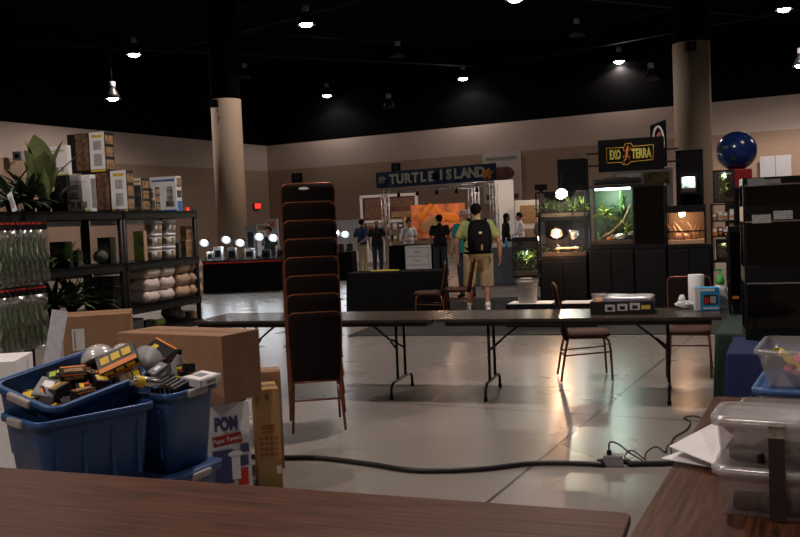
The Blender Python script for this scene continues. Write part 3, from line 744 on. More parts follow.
# tilted tote resting in the one below
Bc = P(132, 377, 4.42); Cc = P(45, 411, 3.98); Ac = P(62, 352, 4.63)
ex = (Bc-Cc).normalized(); eya = (Ac-Bc); ez = ex.cross(eya).normalized(); ey = ez.cross(ex)
H_ = .36; rimc = (Bc+Cc)/2+ex*.045+ey*.175+ez*.012
MT = frame_mat(rimc-ez*H_, ex, ez)
tt = tote_mesh(thing('tote', 'tilted open blue tote full of small black and yellow cartons', 'tote'), .60, .44, H_)
tt.matrix_world = MT; tt.location = MT.to_translation(); tt.rotation_euler = MT.to_euler()
# right tote
n_ = F(171, 395.5, .82); r_ = F(219, 381.5, .82); sd = (r_-n_).normalized(); ld = Vector((-sd.y, sd.x, 0))
cen2 = (n_+r_)/2+ld*.285
MR = frame_mat(Vector((cen2.x, cen2.y, .42)), -ld, Vector((0, 0, 1)))
tr = thing('tote', 'open blue tote beside the white paper towel box, heaped with goods', 'tote'); tote_mesh(tr, .58, .41, .40)
tr.location = MR.to_translation(); tr.rotation_euler = MR.to_euler()
t2 = thing('tote', 'lidded blue tote on the floor under the heaped tote beside the paper towel box', 'tote'); tote_mesh(t2, .58, .41, .395, lid=True)
t2.location = (cen2.x, cen2.y, 0); t2.rotation_euler = MR.to_euler()

# goods in the totes
def pack(label, loc, d, rot, base='carton', prints=((1, .5, .5, .7, .3),), group=None, name='small_carton', cat='box', mats=('white', 'yellow', 'orange', 'red', 'lime', 'pict2', 'text', 'grey')):
    t = thing(name, label, cat, loc, 0, group); t.rotation_euler = rot if isinstance(rot, Euler) else Euler(rot)
    b = MB(); b.box((0, 0, 0), d, bev=.002); b.build('carton_body', base, t)
    b = MB(); k = 0
    for (mi, u, v, w, h) in prints:
        k += 1; e = .0008*k+.0012
        if len(prints) > 1: b.box(((u-.5)*d[0], (v-.5)*d[1], d[2]/2), (w*d[0], h*d[1], 2*e), mi=mi)
        b.box(((u-.5)*d[0], -d[1]/2, (v-.5)*d[2]), (w*d[0], 2*e, h*d[2]), mi=mi)
    b.build('printed_panel', list(mats), t)
    return t
def inT(Mx, u, v, z): return Mx @ Vector((u, v, z))
rnd = random.Random(11)
PR = [((1, .5, .75, .8, .2), (0, .3, .35, .4, .3), (3, .8, .3, .22, .35)), ((1, .3, .5, .4, .8), (2, .75, .5, .3, .5)), ((5, .35, .5, .5, .8), (1, .8, .5, .25, .7)), ((7, .5, .5, .8, .7), (0, .5, .5, .3, .3)), ((4, .3, .5, .3, .6), (1, .7, .6, .4, .3), (3, .82, .25, .2, .3)), ((2, .5, .8, .9, .15), (5, .5, .4, .7, .4))]
desc = ['yellow banded', 'yellow and orange printed', 'tan pictured', 'grey labelled', 'green and yellow spotted', 'orange striped']
where = ['in the near left corner', 'near the left handle', 'in the middle of the left half', 'by the far wall', 'in the centre', 'right of the centre', 'near the front wall', 'in the far right corner', 'near the right end', 'by the front right corner', 'on top of the heap', 'under the heap\'s left edge', 'beside the far handle', 'at the heap\'s right edge']
spots = [(-.18, -.08), (-.17, .06), (-.09, -.02), (-.10, .13), (-.02, -.10), (.03, .03), (.06, -.11), (.13, .12), (.15, -.02), (.19, -.10), (.0, .10), (-.05, -.13), (.20, .09), (.11, -.06)]
RM = MT.to_3x3()
for i, (u, v) in enumerate(spots):
    d = (rnd.uniform(.10, .15), rnd.uniform(.06, .09), rnd.uniform(.03, .055))
    e = RM @ Euler((rnd.uniform(-.35, .35), rnd.uniform(-.35, .35), rnd.uniform(-1.4, 1.4))).to_matrix()
    pack('small black %s carton %s of the tilted tote' % (desc[i % 6], where[i]), inT(MT, u, v, H_-.10+.035*(i % 3)+(.035 if i in (4, 5, 10, 13) else 0)), d, e.to_euler(), 'carton', PR[i % 6])
# a bed of goods below, so the heap rests on something
b = MB(); b.box((0, 0, .12), (.44, .31, .22), bev=.01); o = b.build('packing_filler', 'darkmix'); o.location = MT.to_translation(); o.rotation_euler = MT.to_euler(); tag(o, 'dark packing under the cartons in the tilted tote', 'packing')
pack('grey boxed device with white window in the tilted tote, left of the heap', inT(MT, -.10, .06, H_-.055), (.17, .10, .05), (RM @ Euler((.1, -.1, .6)).to_matrix()).to_euler(), 'grey', ((7, .5, .5, .9, .8), (0, .6, .5, .35, .5)))
pack('flat brown and orange striped carton in the tilted tote by the far wall', inT(MT, .10, .13, H_-.055), (.22, .07, .03), (RM @ Euler((.2, .05, -.35)).to_matrix()).to_euler(), 'carton', ((2, .5, .7, .95, .25), (5, .5, .3, .9, .3)))
# right tote
b = MB(); b.box((0, 0, .17), (.44, .30, .32), bev=.01); o = b.build('packing_filler', 'darkmix'); o.location = MR.to_translation(); o.rotation_euler = MR.to_euler(); tag(o, 'dark packing under the goods in the heaped tote', 'packing')
def dome(label, loc, r, rot):
    t = thing('plastic_dome', label, 'dome', loc, 0); t.rotation_euler = rot
    b = MB(); b.lathe([(r*1.1, 0), (r*1.1, .006), (r, .008), (r*.97, r*.35), (r*.8, r*.66), (r*.45, r*.9), (r*.05, r*.97)], seg=28); b.build('shell', 'clearlid', t)
    b = MB(); b.lathe([(r*.93, .004), (r*.9, r*.33), (r*.7, r*.62), (r*.3, r*.84)], seg=20); b.build('liner', 'white', t)
dome('larger milky white plastic dome at the left of the heaped tote', P(99, 361, 4.60), .088, (R(-15), R(-20), 0))
dome('smaller milky white plastic dome behind the black and yellow carton', P(124, 357, 4.74), .075, (R(-10), R(15), 0))
pack('black yellow and orange carton lying open beside the white domes', P(118, 361, 4.45), (.20, .12, .05), (R(40), R(-22), R(12)), 'carton', ((2, .5, .15, .95, .25), (1, .22, .62, .22, .4), (1, .5, .62, .22, .4), (1, .78, .62, .22, .4)))
pack('black carton with orange edge sticking up behind the heaped tote', P(162, 353, 4.78), (.15, .09, .08), (R(30), R(22), R(-28)), 'carton', ((2, .5, .93, 1, .12), (1, .3, .3, .2, .5)))
t = thing('silver_can', 'shiny silver can with yellow print lying on the heaped tote', 'can', P(145, 382, 4.36)); t.rotation_euler = (R(76), R(0), R(-48))
b = MB(); b.lathe([(.026, -.07), (.028, -.068), (.028, .068), (.026, .07)], seg=20); b.build('body', 'silver', t)
b = MB(); b.lathe([(.0285, .01), (.0285, .055)], seg=20, caps=(False, False)); b.box((.02, -.02, .03), (.012, .012, .02), mi=1); b.build('label', ['yellow', 'orange'], t)
t = thing('lamp_reflector', 'grey cone shaped lamp reflector in the heaped tote', 'reflector', P(141, 371, 4.52)); t.rotation_euler = (R(-60), R(30), R(10))
b = MB(); b.lathe([(.02, 0), (.03, .02), (.075, .12), (.072, .12), (.028, .022)], seg=24, caps=(True, False)); b.build('cone', 'grey', t); b = MB(); b.lathe([(.018, -.04), (.02, 0)], seg=16); b.build('socket', 'black', t)
t = thing('lamp_reflector', 'small grey cone reflector by the cardboard, at the rear of the heaped tote', 'reflector', P(178, 372, 4.70)); t.rotation_euler = (R(10), R(10), 0)
b = MB(); b.lathe([(.065, 0), (.06, .01), (.015, .09), (.012, .10)], seg=24); b.build('cone', 'grey', t); b = MB(); b.lathe([(.012, .10), (.012, .125)], seg=12); b.build('socket', 'black', t)
pack('black ribbed box in the heaped tote at the front, left of the grey windowed one', P(171, 386, 4.56), (.17, .12, .05), (R(14), R(6), R(-30)), 'carton', ((7, .2, .5, .06, .8), (7, .4, .5, .06, .8), (7, .6, .5, .06, .8), (7, .8, .5, .06, .8), (1, .5, .95, .2, .08)))
pack('pale grey flat box with a small window at the right end of the heaped tote', P(201, 379, 4.62), (.17, .13, .04), (R(6), R(-3), R(62)), 'lightgrey', ((0, .5, .5, .85, .8), (7, .5, .5, .4, .42)))
for i, (x, y, D, k) in enumerate(((150, 362, 4.62, 0), (158, 372, 4.5, 3), (128, 377, 4.40, 2), (184, 369, 4.66, 4), (137, 366, 4.6, 1))):
    pack('small black %s carton in the heaped tote, %s' % (desc[k], ('behind the silver can', 'in the middle', 'by the tilted tote', 'at the rear right', 'beside the white domes')[i]), P(x, y, D), (.12, .07, .045), (rnd.uniform(-.5, .7), rnd.uniform(-.5, .5), rnd.uniform(-1, 1)), 'carton', PR[k])

# ------------------------------------------------------------------ cardboard
def cbox(name, label, loc, d, rz, m, cat='box', tape=True):
    t = thing(name, label, cat, loc, rz)                       # origin: floor centre of the box
    b = MB(); b.box((0, 0, d[2]/2), d, bev=.004); b.build('carton_body', m, t)
    if not tape: return t
    b = MB(); b.box((0, 0, d[2]+.001), (d[0]*.98, .055, .002)); b.box((d[0]/2+.001, 0, d[2]-.05), (.002, .055, .09)); b.box((-d[0]/2-.001, 0, d[2]-.05), (.002, .055, .09)); b.build('packing_tape', mat('tan_packing_tape', (.26, .16, .09), .35), t)
    return t
def corner_box(name, label, px, D, z, d, rz, m, yref=268):            # near lower corner (+x, -y) seen in pixel column px
    c = P(px, yref, D); ax = Vector((math.cos(rz), math.sin(rz), 0)); ay = Vector((-ax.y, ax.x, 0))
    o = Vector((c.x, c.y, z))-ax*d[0]/2+ay*d[1]/2
    return cbox(name, label, o, d, rz, m)
cbx = corner_box('cardboard_box', 'large brown cardboard box behind the totes, resting on the paper towel box', 223, 5.12, .612, (.84, .34, .40), R(-30), 'carddark', 372)
pm = corner_box('paper_towel_box', 'white paper towel box with dark blue lettering between heaped tote and golden cardboard box', 251, 5.28, 0, (.46, .38, .605), R(22), 'white', 447)
t = pm; w, d, h = .46, .40, .605; FR = Matrix.Translation((0, -d/2-.002, 0))
b = MB(); text_into(b, 'POM', .105, Matrix.Translation((.088, -d/2-.002, h-.125)) @ Matrix.Diagonal((.62, 1, 1, 1)) @ FRONT, .003, bold=.006); b.build('lettering', 'purple', t)
b = MB(); b.box((.09, -d/2-.001, h-.215), (.17, .004, .06), rot=Matrix.Rotation(R(-6), 3, 'Y')); b.build('red_band', mat('dark_red_print', (.36, .03, .035), .5), t)
b = MB(); b.box((.175, -d/2-.001, .16), (.06, .004, .10)); b.build('red_square', 'red', t)
b = MB(); text_into(b, 'Paper Towels', .037, Matrix.Translation((.09, -d/2-.0045, h-.215)) @ Matrix.Rotation(R(-6), 4, 'Y') @ Matrix.Diagonal((.8, 1, 1, 1)) @ FRONT, .002); b.build('band_lettering', 'white', t)
b = MB(); b.box((.06, -d/2-.001, .23), (.12, .003, .20)); b.box((.19, -d/2-.001, .33), (.05, .003, .05)); b.box((.175, -d/2-.0012, .255), (.07, .003, .06)); b.build('roll_picture', 'purple', t)
b = MB(); b.rings([[Vector((.135+.045*math.cos(a), -d/2-.003, .30+.018*math.sin(a))) for a in [2*PI*k/20 for k in range(20)]], [Vector((.135+.045*math.cos(a), -d/2-.0045, .30+.018*math.sin(a))) for a in [2*PI*k/20 for k in range(20)]]]); b.box((.135, -d/2-.003, .22), (.05, .003, .14)); b.build('roll_outline', 'white', t)
gb = corner_box('cardboard_box', 'golden brown cardboard box with red printed text, right of the paper towel box', 281, 5.52, 0, (.15, .28, .625), R(13), 'card2', 440)
b = MB(); y = -.28/2-.0015
b.box((0, y, .36), (.07, .003, .012)); b.box((0, y, .39), (.085, .003, .03))
for k, wd in enumerate((.12, .10, .12, .09)):
    for j in range(4): b.box((-.045+.03*j, y, .32-.034*k), (.020 if (j+k) % 3 else .026, .003, .02))
b.build('printed_text', mat('faded_red_print', (.30, .09, .04), .6), gb)
b = MB(); text_into(b, '8', .055, Matrix.Translation((.0, y, .575)) @ FRONT, .002); b.build('printed_number', 'stemm', gb)
b = MB(); b.box((.055, y, .12), (.03, .003, .05)); b.build('shipping_label', 'white', gb)
corner_box('cardboard_box', 'brown cardboard box standing just behind the golden one', 281, 5.98, 0, (.16, .2, .66), R(10), 'card', 385)
cb2 = corner_box('cardboard_box', 'plain tan cardboard box with a white label in front of the shelf rack', 131, 6.55, .60, (.47, .4, .44), R(14), 'card', 332)
b = MB(); b.box((-.13, -.2015, .27), (.085, .003, .155)); b.box((-.155, -.203, .27), (.012, .002, .13), mi=1); b.build('label', ['offwhite', 'grey'], cb2)
corner_box('cardboard_box', 'tan cardboard box on the floor under the one with the white label', 131, 6.57, 0, (.50, .42, .598), R(14), 'carddark')
o = F(26, 358, .88)
wb = cbox('white_box', 'white topped box at the left edge behind the tilted tote', (o.x-.36, o.y+.05, 0), (.62, .42, .88), R(8), 'white', tape=False)
b = MB(); b.box((0, 0, .585), (.10, .006, 1.17)); o2 = b.build('white_board', mat('pale_board', (.50, .50, .55), .5)); pw = P(40.5, 361, o.y+.14); place(o2, (pw.x-.12, pw.y+.0, 0)); o2.rotation_euler = (R(-6), R(11), R(6)); tag(o2, 'pale narrow board leaning behind the tilted tote', 'board')
# ------------------------------------------------------------------ clear plastic bins on the right table
RY = R(-28)
bx_ = Vector((math.cos(RY), math.sin(RY), 0)); by_ = Vector((-bx_.y, bx_.x, 0))
def clear_bin(label, near, w, l, h, lid=None, group='clear plastic bins', m='clear', z=.742):
    o = Vector((near.x, near.y, 0))+bx_*w/2+by_*l/2
    t = thing('storage_bin', label, 'storage bin', (o.x, o.y, z), RY, group)
    b = MB(); tub(b, w, l, h, .95, .003, .012, .016, .022); b.build('bin', m, t)
    if lid:
        b = MB(); b.rings([rrect(w+.012, l+.012, .045, h-.014), rrect(w+.016, l+.016, .045, h+.002), rrect(w+.008, l+.008, .045, h+.012), rrect(w-.03, l-.03, .03, h+.012), rrect(w-.034, l-.034, .03, h+.004)]); b.build('lid', lid, t)
    return t
n1 = F(713, 514, .742)
W_, L_, H1 = .42, .22, .130
bA = clear_bin('lower clear bin of the stack of two in front, dark things inside', n1, W_, L_, H1, 'clearlid')
bB = clear_bin('upper clear bin of the stack of two in front, black strap across its lid', n1, W_, L_, H1, 'clearlid', z=.742+H1+.014)
for t_, rnds in ((bA, 3), (bB, 4)):
    rnd = random.Random(rnds); k = t_.location
    for j in range(4):
        o = MB()
        d = (rnd.uniform(.09, .17), rnd.uniform(.06, .10), rnd.uniform(.025, .05)); o.box((0, 0, d[2]/2), d, bev=.008); o = o.build('dark_packet', ['fabric', 'darkmix', 'cloth_black', 'card'][j])
        q = k+bx_*(-.11+.075*j)+by_*(rnd.uniform(-.06, .0))+Vector((0, 0, .008)); place(o, q, RY+R(rnd.uniform(-25, 25)))
        tag(o, 'dark flat packet lying in the %s front clear bin, %s' % ('lower' if t_ is bA else 'upper', ('at its left', 'second from the left', 'third from the left', 'at its right')[j]), 'packet')
# strap
t = thing('strap', 'dark strap band over the front clear bins with mottled label', 'strap', (bA.location.x, bA.location.y, .742), RY)
b = MB(); y0 = -L_/2-.014; xs = -.035
b.box((xs, y0, .137), (.042, .003, .268)); b.build('band', 'tape', t)
b = MB(); b.box((xs, y0+.03, .2705), (.042, .07, .0035)); b.box((xs, y0-.001, .254), (.042, .003, .034)); b.build('mottled_label', 'foil', t)
# dark tray under the bins
# bin behind, and the one with the coloured papers on its blue lid
n2 = F(729, 470, .742)+by_*.0
n2 = P(729, 419, 2.98); clear_bin('open empty clear bin behind the front stack', n2, .42, .34, .185)
n3 = P(758, 390, 3.44); n3.z = 0
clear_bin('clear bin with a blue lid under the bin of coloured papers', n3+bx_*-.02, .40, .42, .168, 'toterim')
n4 = P(759, 388, 3.45); zA = .742+.168+.015
tA = thing('storage_bin', 'clear open bin holding yellow and pink papers, on the blue lid', 'storage bin', Vector((n4.x, n4.y, zA))+bx_*.19+by_*.20, RY, 'clear plastic bins')
b = MB(); tub(b, .42, .44, .145, .84, .003, .014, .016, .035); b.build('bin', 'clear', tA)
def sheet(label, c, w, l, rot, m, curl=.03):
    b = MB(); rows = []
    for j in range(9):
        v = j/8-.5; rows.append([Vector(((i/6-.5)*w, v*l, curl*(math.cos(v*3)-.6)+.006*math.sin(i*2+j))) for i in range(7)])
    top = [[b._v(p) for p in r] for r in rows]; bot = [[b._v(p-Vector((0, 0, .0015))) for p in r] for r in rows]
    for j in range(8):
        for i in range(6):
            b.face([top[j][i], top[j][i+1], top[j+1][i+1], top[j+1][i]], 0, True); b.face([bot[j][i], bot[j+1][i], bot[j+1][i+1], bot[j][i+1]], 0, True)
    for j in range(8):
        b.face([top[j][0], top[j+1][0], bot[j+1][0], bot[j][0]]); b.face([top[j][6], bot[j][6], bot[j+1][6], top[j+1][6]])
    for i in range(6):
        b.face([top[0][i], bot[0][i], bot[0][i+1], top[0][i+1]]); b.face([top[8][i], top[8][i+1], bot[8][i+1], bot[8][i]])
    o = b.build('sheet', m); o.location = c; o.rotation_euler = rot; return tag(o, label, 'paper')
cA = tA.location
sheet('yellow paper sheet standing along the left wall of the clear bin', cA+bx_*-.10+by_*.02+Vector((0, 0, .085)), .11, .30, (R(-6), R(38), RY+R(6)), 'yellowp')
sheet('pink paper sheet in the clear bin of coloured papers', cA+bx_*.02+by_*.0+Vector((0, 0, .075)), .18, .26, (R(14), R(14), RY-R(20)), 'pink')
t = thing('fabric_bundle', 'small pale pink crumpled bundle at the bottom of the coloured paper bin', 'bundle', cA+bx_*.03+by_*-.10+Vector((0, 0, .035)), RY)
b = MB(); rnd = random.Random(8)
for k in range(8): b.ball((rnd.uniform(-.09, .09), rnd.uniform(-.03, .03), rnd.uniform(0, .012)), (.035, .03, .022), 10, 7)
b.build('cloth', mat('pale_pink_cloth', (.5, .33, .30), .8), t)
# two white papers sliding off the table edge
def envelope(label, pts, th=.003):
    b = MB(); b.rings([[Vector(p)-Vector((0, 0, th)) for p in pts], pts], sm=False); o = b.build('envelope', 'white'); return tag(o, label, 'paper', 'white papers')
za = .760
envelope('white paper sheet, upper of the two lying left of the front bins', [F(669, 446, .80), F(714, 464, .775), F(733, 436, .775), F(717, 421, .785), F(700, 430, .80)])
envelope('white paper sheet, lower of the two, overhanging the table edge', [F(661, 458, .765), F(714, 467, .752), F(722, 452, .752), F(680, 451, .765)])

# ------------------------------------------------------------------ draped tables further along
def draped(label, loc, rz, w, l, h, m, name='draped_table', flare=1, group=None):
    t = thing(name, label, 'table', loc, rz, group)
    b = MB()
    n = 9; rings = []
    for (z, gx) in ((.012, .035), (h*.35, .022), (h*.75, .008), (h-.015, 0), (h, -.012)):
        ring = []
        base = rrect(w, l, .03, z, n)
        # subdivide sides for folds
        full = []
        for i in range(len(base)):
            p = base[i]; q = base[(i+1) % len(base)]; seg = max(1, int((q-p).length/.05))
            for k in range(seg): full.append(p.lerp(q, k/seg))
        for i, p in enumerate(full):
            d = Vector((p.x, p.y, 0)).normalized(); a = math.sin(i*1.7)*.5+math.sin(i*.61+1)*.5
            ring.append(p+d*gx*(.5+a*.6)*flare)
        rings.append(ring)
    b.rings(rings, caps=(False, True)); b.build('tablecloth', m, t)
    b = MB(); b.box((0, 0, h-.025), (w-.05, l-.05, .03)); b.build('tabletop', 'tableedge', t)
    for x in (-1, 1):
        for y in (-1, 1):
            b = MB(); b.cyl((x*(w/2-.08), y*(l/2-.08), 0), (x*(w/2-.08), y*(l/2-.08), h-.03), .015, seg=8); b.build('leg', 'steel_dark', t)
    return t
GY = R(-24)
gx_ = Vector((math.cos(GY), math.sin(GY), 0)); gy_ = Vector((-gx_.y, gx_.x, 0))
g1 = F(707, 336, .74); o = Vector((g1.x, g1.y, 0))+gx_*.42+gy_*.93
draped('table under a dark green cloth beyond the blue one', o, GY, .76, 1.66, .745, 'cloth_green', flare=2.2)
u1 = F(722, 354, .745); o = Vector((u1.x, u1.y, 0))+gx_*.40+gy_*.38
draped('table under a deep blue cloth, beneath the black tank tower', o, GY, .76, .74, .75, 'cloth_blue')
# black terrarium tower
tw = P(746, 334, 5.86); tw.z = .752; TY = R(-18)
tx_ = Vector((math.cos(TY), math.sin(TY), 0)); ty_ = Vector((-tx_.y, tx_.x, 0))
def tank(label, loc, w, l, h, rz, frame='blackplastic', glass='dkglass', back='black', base=.05, top=.045, lid=True, name='terrarium', cat='terrarium', group=None, mid=None, soil=None, side_panels=True):
    t = thing(name, label, cat, loc, rz, group)                # origin: bottom centre of the front edge... local -y is the front
    f = .018
    b = MB(); b.box((0, 0, base/2), (w, l, base)); b.build('base_frame', frame, t)
    b = MB(); b.box((0, -l/2+f/2, h-top/2), (w, f, top)); b.box((0, l/2-f/2, h-top/2), (w, f, top)); b.box((-w/2+f/2, 0, h-top/2), (f, l-2*f, top)); b.box((w/2-f/2, 0, h-top/2), (f, l-2*f, top))
    if lid:
        b.box((0, 0, h-.006), (w-.03, l-.03, .008))
    b.build('top_frame', frame, t)
    for sx in (-1, 1):
        for sy in (-1, 1):
            b = MB(); b.box((sx*(w/2-f/2), sy*(l/2-f/2), (base+h-top)/2), (f, f, h-top-base)); b.build('corner_post', frame, t)
    zc = (base+h-top)/2; zh = h-top-base
    b = MB(); b.box((0, -l/2+.006, zc), (w-2*f, .004, zh)); b.build('front_glass', glass, t)
    if side_panels:
        for sx in (-1, 1):
            b = MB(); b.box((sx*(w/2-.006), 0, zc), (.004, l-2*f, zh)); b.build('side_glass', glass, t)
    b = MB(); b.box((0, l/2-.008, zc), (w-2*f, .006, zh)); b.build('back_panel', back, t)
    if mid:
        b = MB(); b.box((0, -l/2+.004, mid), (w-2*f, .012, .022)); b.build('vent_bar', frame, t)
    if soil:
        b = MB(); b.box((0, 0, base+.03), (w-2*f-.01, l-2*f-.03, .06)); b.build('substrate', soil, t)
    return t
tz = .752; hs = [(.42, 'bottom'), (.40, 'middle'), (.235, 'top')]
for i, (h, nm) in enumerate(hs):
    o = Vector((tw.x, tw.y, tz))+tx_*.48+ty_*.24
    t = tank('large empty black framed tank, %s of the tower at the right edge' % nm, o, .96, .44, h, TY, group='black tank tower')
    b = MB(); b.box((0, -.222, h-.05), (.94, .006, .010)); b.build('metal_edge', 'chrome', t)
    if nm == 'middle':
        for xx in (-.37, -.24):
            b = MB(); b.box((xx, -.226, h-.012-.02*(xx < -.3)), (.115, .003, .055)); b.build('paper_label', 'text', t)
    if nm == 'top':
        for xx, q in ((-.40, .05), (-.30, .03)):
            b = MB(); b.box((xx, -.226, h-.03), (.10, .003, q)); b.build('paper_label', 'grey', t)
        b = MB(); b.box((.14, -.226, h-.10), (.10, .003, .10)); b.build('paper_label', 'grey', t)
    tz += h+.002
# narrower glass tank column behind it on the green table
p = P(740, 330, 7.3)
t = tank('tall narrow dark glass tank on the green cloth, left of the tower', Vector((p.x+.12, p.y+.16, .748)), .28, .28, .72, TY)
b = MB(); b.box((-.09, -.146, .14), (.05, .006, .022)); b.build('latch', 'orange', t)

# ------------------------------------------------------------------ things on the right folding table
def onB(px, yb):                    # point on the folding tables' top
    return F(px, yb, .742)
p = onB(628, 314); BZ = TA
t = thing('merchandise_box', 'flat black printed box with white picture squares on the right folding table', 'box', (p.x, p.y+.17, .742), BZ)
b = MB(); b.box((0, 0, .055), (.54, .36, .115), bev=.004); b.build('carton_body', 'carton', t)
for k in range(3):
    b = MB(); b.box((-.10+.105*k, -.182, .055+.006*k), (.085, .003, .06)); b.box((-.10+.105*k, -.184, .05+.006*k), (.045, .002, .03), mi=1); b.build('picture', ['offwhite', 'carton'], t)
b = MB(); b.box((.20, -.182, .06), (.075, .003, .035)); b.build('sticker', 'yellowp', t)
b = MB(); b.box((-.08, .03, .1115), (.36, .28, .003)); b.box((-.20, 0, .112), (.06, .34, .003), mi=1); b.build('top_print', ['purple', 'orange'], t)
b = MB(); pillow(b, .46, .22, .035, 4, 14, 8); o = b.build('clear_bag', clear_mat('white_poly_bag', (.8, .8, .8), .5, .2, .3)); place(o, (p.x+.05, p.y+.17, .856), BZ+R(-10)); o.rotation_euler.x = R(4); tag(o, 'milky clear plastic bag lying on the flat black box', 'bag')
t = thing('clear_tub', 'small clear tub on the left end of the flat black box', 'tub', (p.x-.19, p.y+.22, .856), BZ)
b = MB(); tub(b, .15, .12, .055, .9, .002, .006, .008, .03); b.build('tub', 'clear', t); 
p = onB(686, 309)
b = MB(); rnd = random.Random(3)
b.ball((0, 0, .035), (.075, .05, .035), 18, 12); b.ball((-.02, .0, .075), (.028, .025, .045), 12, 8); b.ball((.055, 0, .03), (.04, .03, .03), 12, 8)
for v in b.bm.verts: v.co += Vector((rnd.uniform(-.009, .009), rnd.uniform(-.009, .009), rnd.uniform(-.008, .008) if v.co.z > .01 else 0))
o = b.build('crumpled_tissue', 'white', sm=False); place(o, (p.x, p.y+.06, .743)); tag(o, 'crumpled white tissue between the flat black box and tissue box', 'tissue')
p = onB(712, 311); D = p.y
t = thing('tissue_box', 'cyan and white tissue box with an oval window on the right folding table', 'box', (p.x-.01, p.y+.10, .742), R(-12))
b = MB(); b.box((0, 0, .10), (.20, .13, .20), bev=.004); b.build('carton_body', 'bluebox', t)
b = MB(); b.box((-.101, 0, .10), (.003, .125, .195)); b.box((-.08, -.0665, .10), (.04, .003, .195)); b.box((.0, -.067, .18), (.12, .002, .02)); b.box((.03, -.067, .022), (.13, .002, .014)); b.build('white_print', 'white', t)
b = MB(); b.rings([rrect(.115, .085, .015, 0), rrect(.115, .085, .015, .003)]); o = b.build('window', 'carton', t); o.rotation_euler = (R(90), 0, 0); o.location = (.025, -.066, .095)
b = MB(); b.box((-.01, -.071, .088), (.04, .003, .055)); b.build('red_print', 'red', t)
b = MB(); b.box((.045, -.071, .095), (.05, .003, .06)); b.build('pale_print', 'lightgrey', t)
p = onB(708, 309)
t = thing('paper_towel_roll', 'white paper towel roll standing behind the tissue box', 'roll', (p.x-.01, p.y+.27, .742))
b = MB(); b.lathe([(.068, 0), (.07, .006), (.07, .285), (.066, .29), (.024, .29), (.022, .26)], seg=28); b.build('paper', 'white', t); b = MB(); b.lathe([(.0235, .255), (.0235, .288), (.019, .288), (.019, .255)], seg=16); b.build('core', 'card', t)
p = onB(725, 309)
t = thing('pump_bottle', 'white bottle with a bright green pump beside the tissue box', 'bottle', (p.x+.02, p.y+.15, .742))
b = MB(); b.rings([rrect(.125, .075, .03, 0), rrect(.13, .08, .03, .01), rrect(.13, .08, .03, .15), rrect(.10, .07, .03, .19), rrect(.045, .045, .02, .205), rrect(.045, .045, .02, .215)]); b.build('bottle', 'white', t)
b = MB(); b.lathe([(.034, .21), (.034, .235), (.028, .25), (.022, .29), (.009, .295), (.009, .33)], seg=18); b.build('collar', 'green', t)
b = MB(); b.box((-.012, 0, .336), (.06, .022, .016), bev=.005); b.build('pump_head', 'green', t)
# thin wires hanging by the bottle
b = MB(); b.tube([P(729, 279, 7.42), P(725, 290, 7.38), P(731, 302, 7.40), P(733, 312, 7.3), P(728, 325, 7.15), P(733, 330, 7.1), P(736, 316, 7.15), P(731, 334, 7.05)], .004, 6); o = b.build('wire', 'cable'); tag(o, 'thin black wire hanging over the green cloth by the pump bottle', 'wire')

# ------------------------------------------------------------------ cable and junction box on the floor
def fpts(l, z): 
    r = []
    for x, y in l: r.append(F(x, y, z))
    return r
def smooth(pts, n=6):
    out = []
    for i in range(len(pts)-1):
        p0 = pts[max(i-1, 0)]; p1 = pts[i]; p2 = pts[i+1]; p3 = pts[min(i+2, len(pts)-1)]
        for k in range(n):
            t_ = k/n; out.append(.5*((2*p1)+(p2-p0)*t_+(2*p0-5*p1+4*p2-p3)*t_*t_+(3*p1-p0-3*p2+p3)*t_**3))
    return out+[pts[-1]]
b = MB(); b.tube(smooth(fpts([(240, 456), (283, 457.5), (320, 458), (370, 464), (410, 470), (450, 470.5), (490, 468), (530, 463.5), (570, 463), (604, 464.5)], .018)), .017, 10)
tag(b.build('power_cable', 'cable'), 'thick black power cable snaking across the concrete floor', 'cable')
b = MB(); b.tube(smooth(fpts([(628, 464), (645, 463.5), (670, 463), (700, 461)], .018)), .017, 10)
tag(b.build('power_cable', 'cable'), 'short thick black cable right of the junction box, going under the table', 'cable')
jb = F(615, 467, 0)
t = thing('junction_box', 'small grey metal junction box joining the floor cables', 'junction box', (jb.x, jb.y+.04, 0), R(-14))
b = MB(); b.box((0, 0, .035), (.125, .075, .07), bev=.004); b.build('box_body', 'grey', t)
for s in (-1, 1):
    b = MB(); b.tube([(s*.062, 0, .025), (s*.085, 0, .024), (s*.10, 0, .02)], [.018, .018, .020], 10); b.build('cable_gland', 'steel_dark', t)
b = MB(); b.box((-.025, -.01, .085), (.03, .028, .032), bev=.005); b.build('plug', 'black', t)
z0 = jb
def ab(dx, dy, z): return Vector((jb.x+dx, jb.y+.04+dy, z))
b = MB(); b.tube(smooth([ab(-.025, 0, .10), ab(-.02, .0, .15), ab(.04, .04, .13), ab(.12, .08, .06), ab(.20, .0, .012), ab(.16, -.06, .012), ab(.10, .10, .02), ab(.16, .16, .05), ab(.22, .05, .012), ab(.20, -.05, .012), ab(.26, .2, .012), ab(.36, .30, .03), ab(.40, .22, .012), ab(.46, .38, .012), ab(.6, .5, .012)]), .0055, 7)
tag(b.build('thin_cord', 'cable'), 'thin black cord looping up from the junction box', 'cord')
b = MB(); b.tube(smooth(fpts([(672, 462), (672, 440), (686, 430), (690, 422), (684, 418), (692, 416), (702, 418), (712, 424)], .010)), .0055, 7)
tag(b.build('thin_cord', 'cable'), 'thin black cord on the floor under the green cloth corner', 'cord')
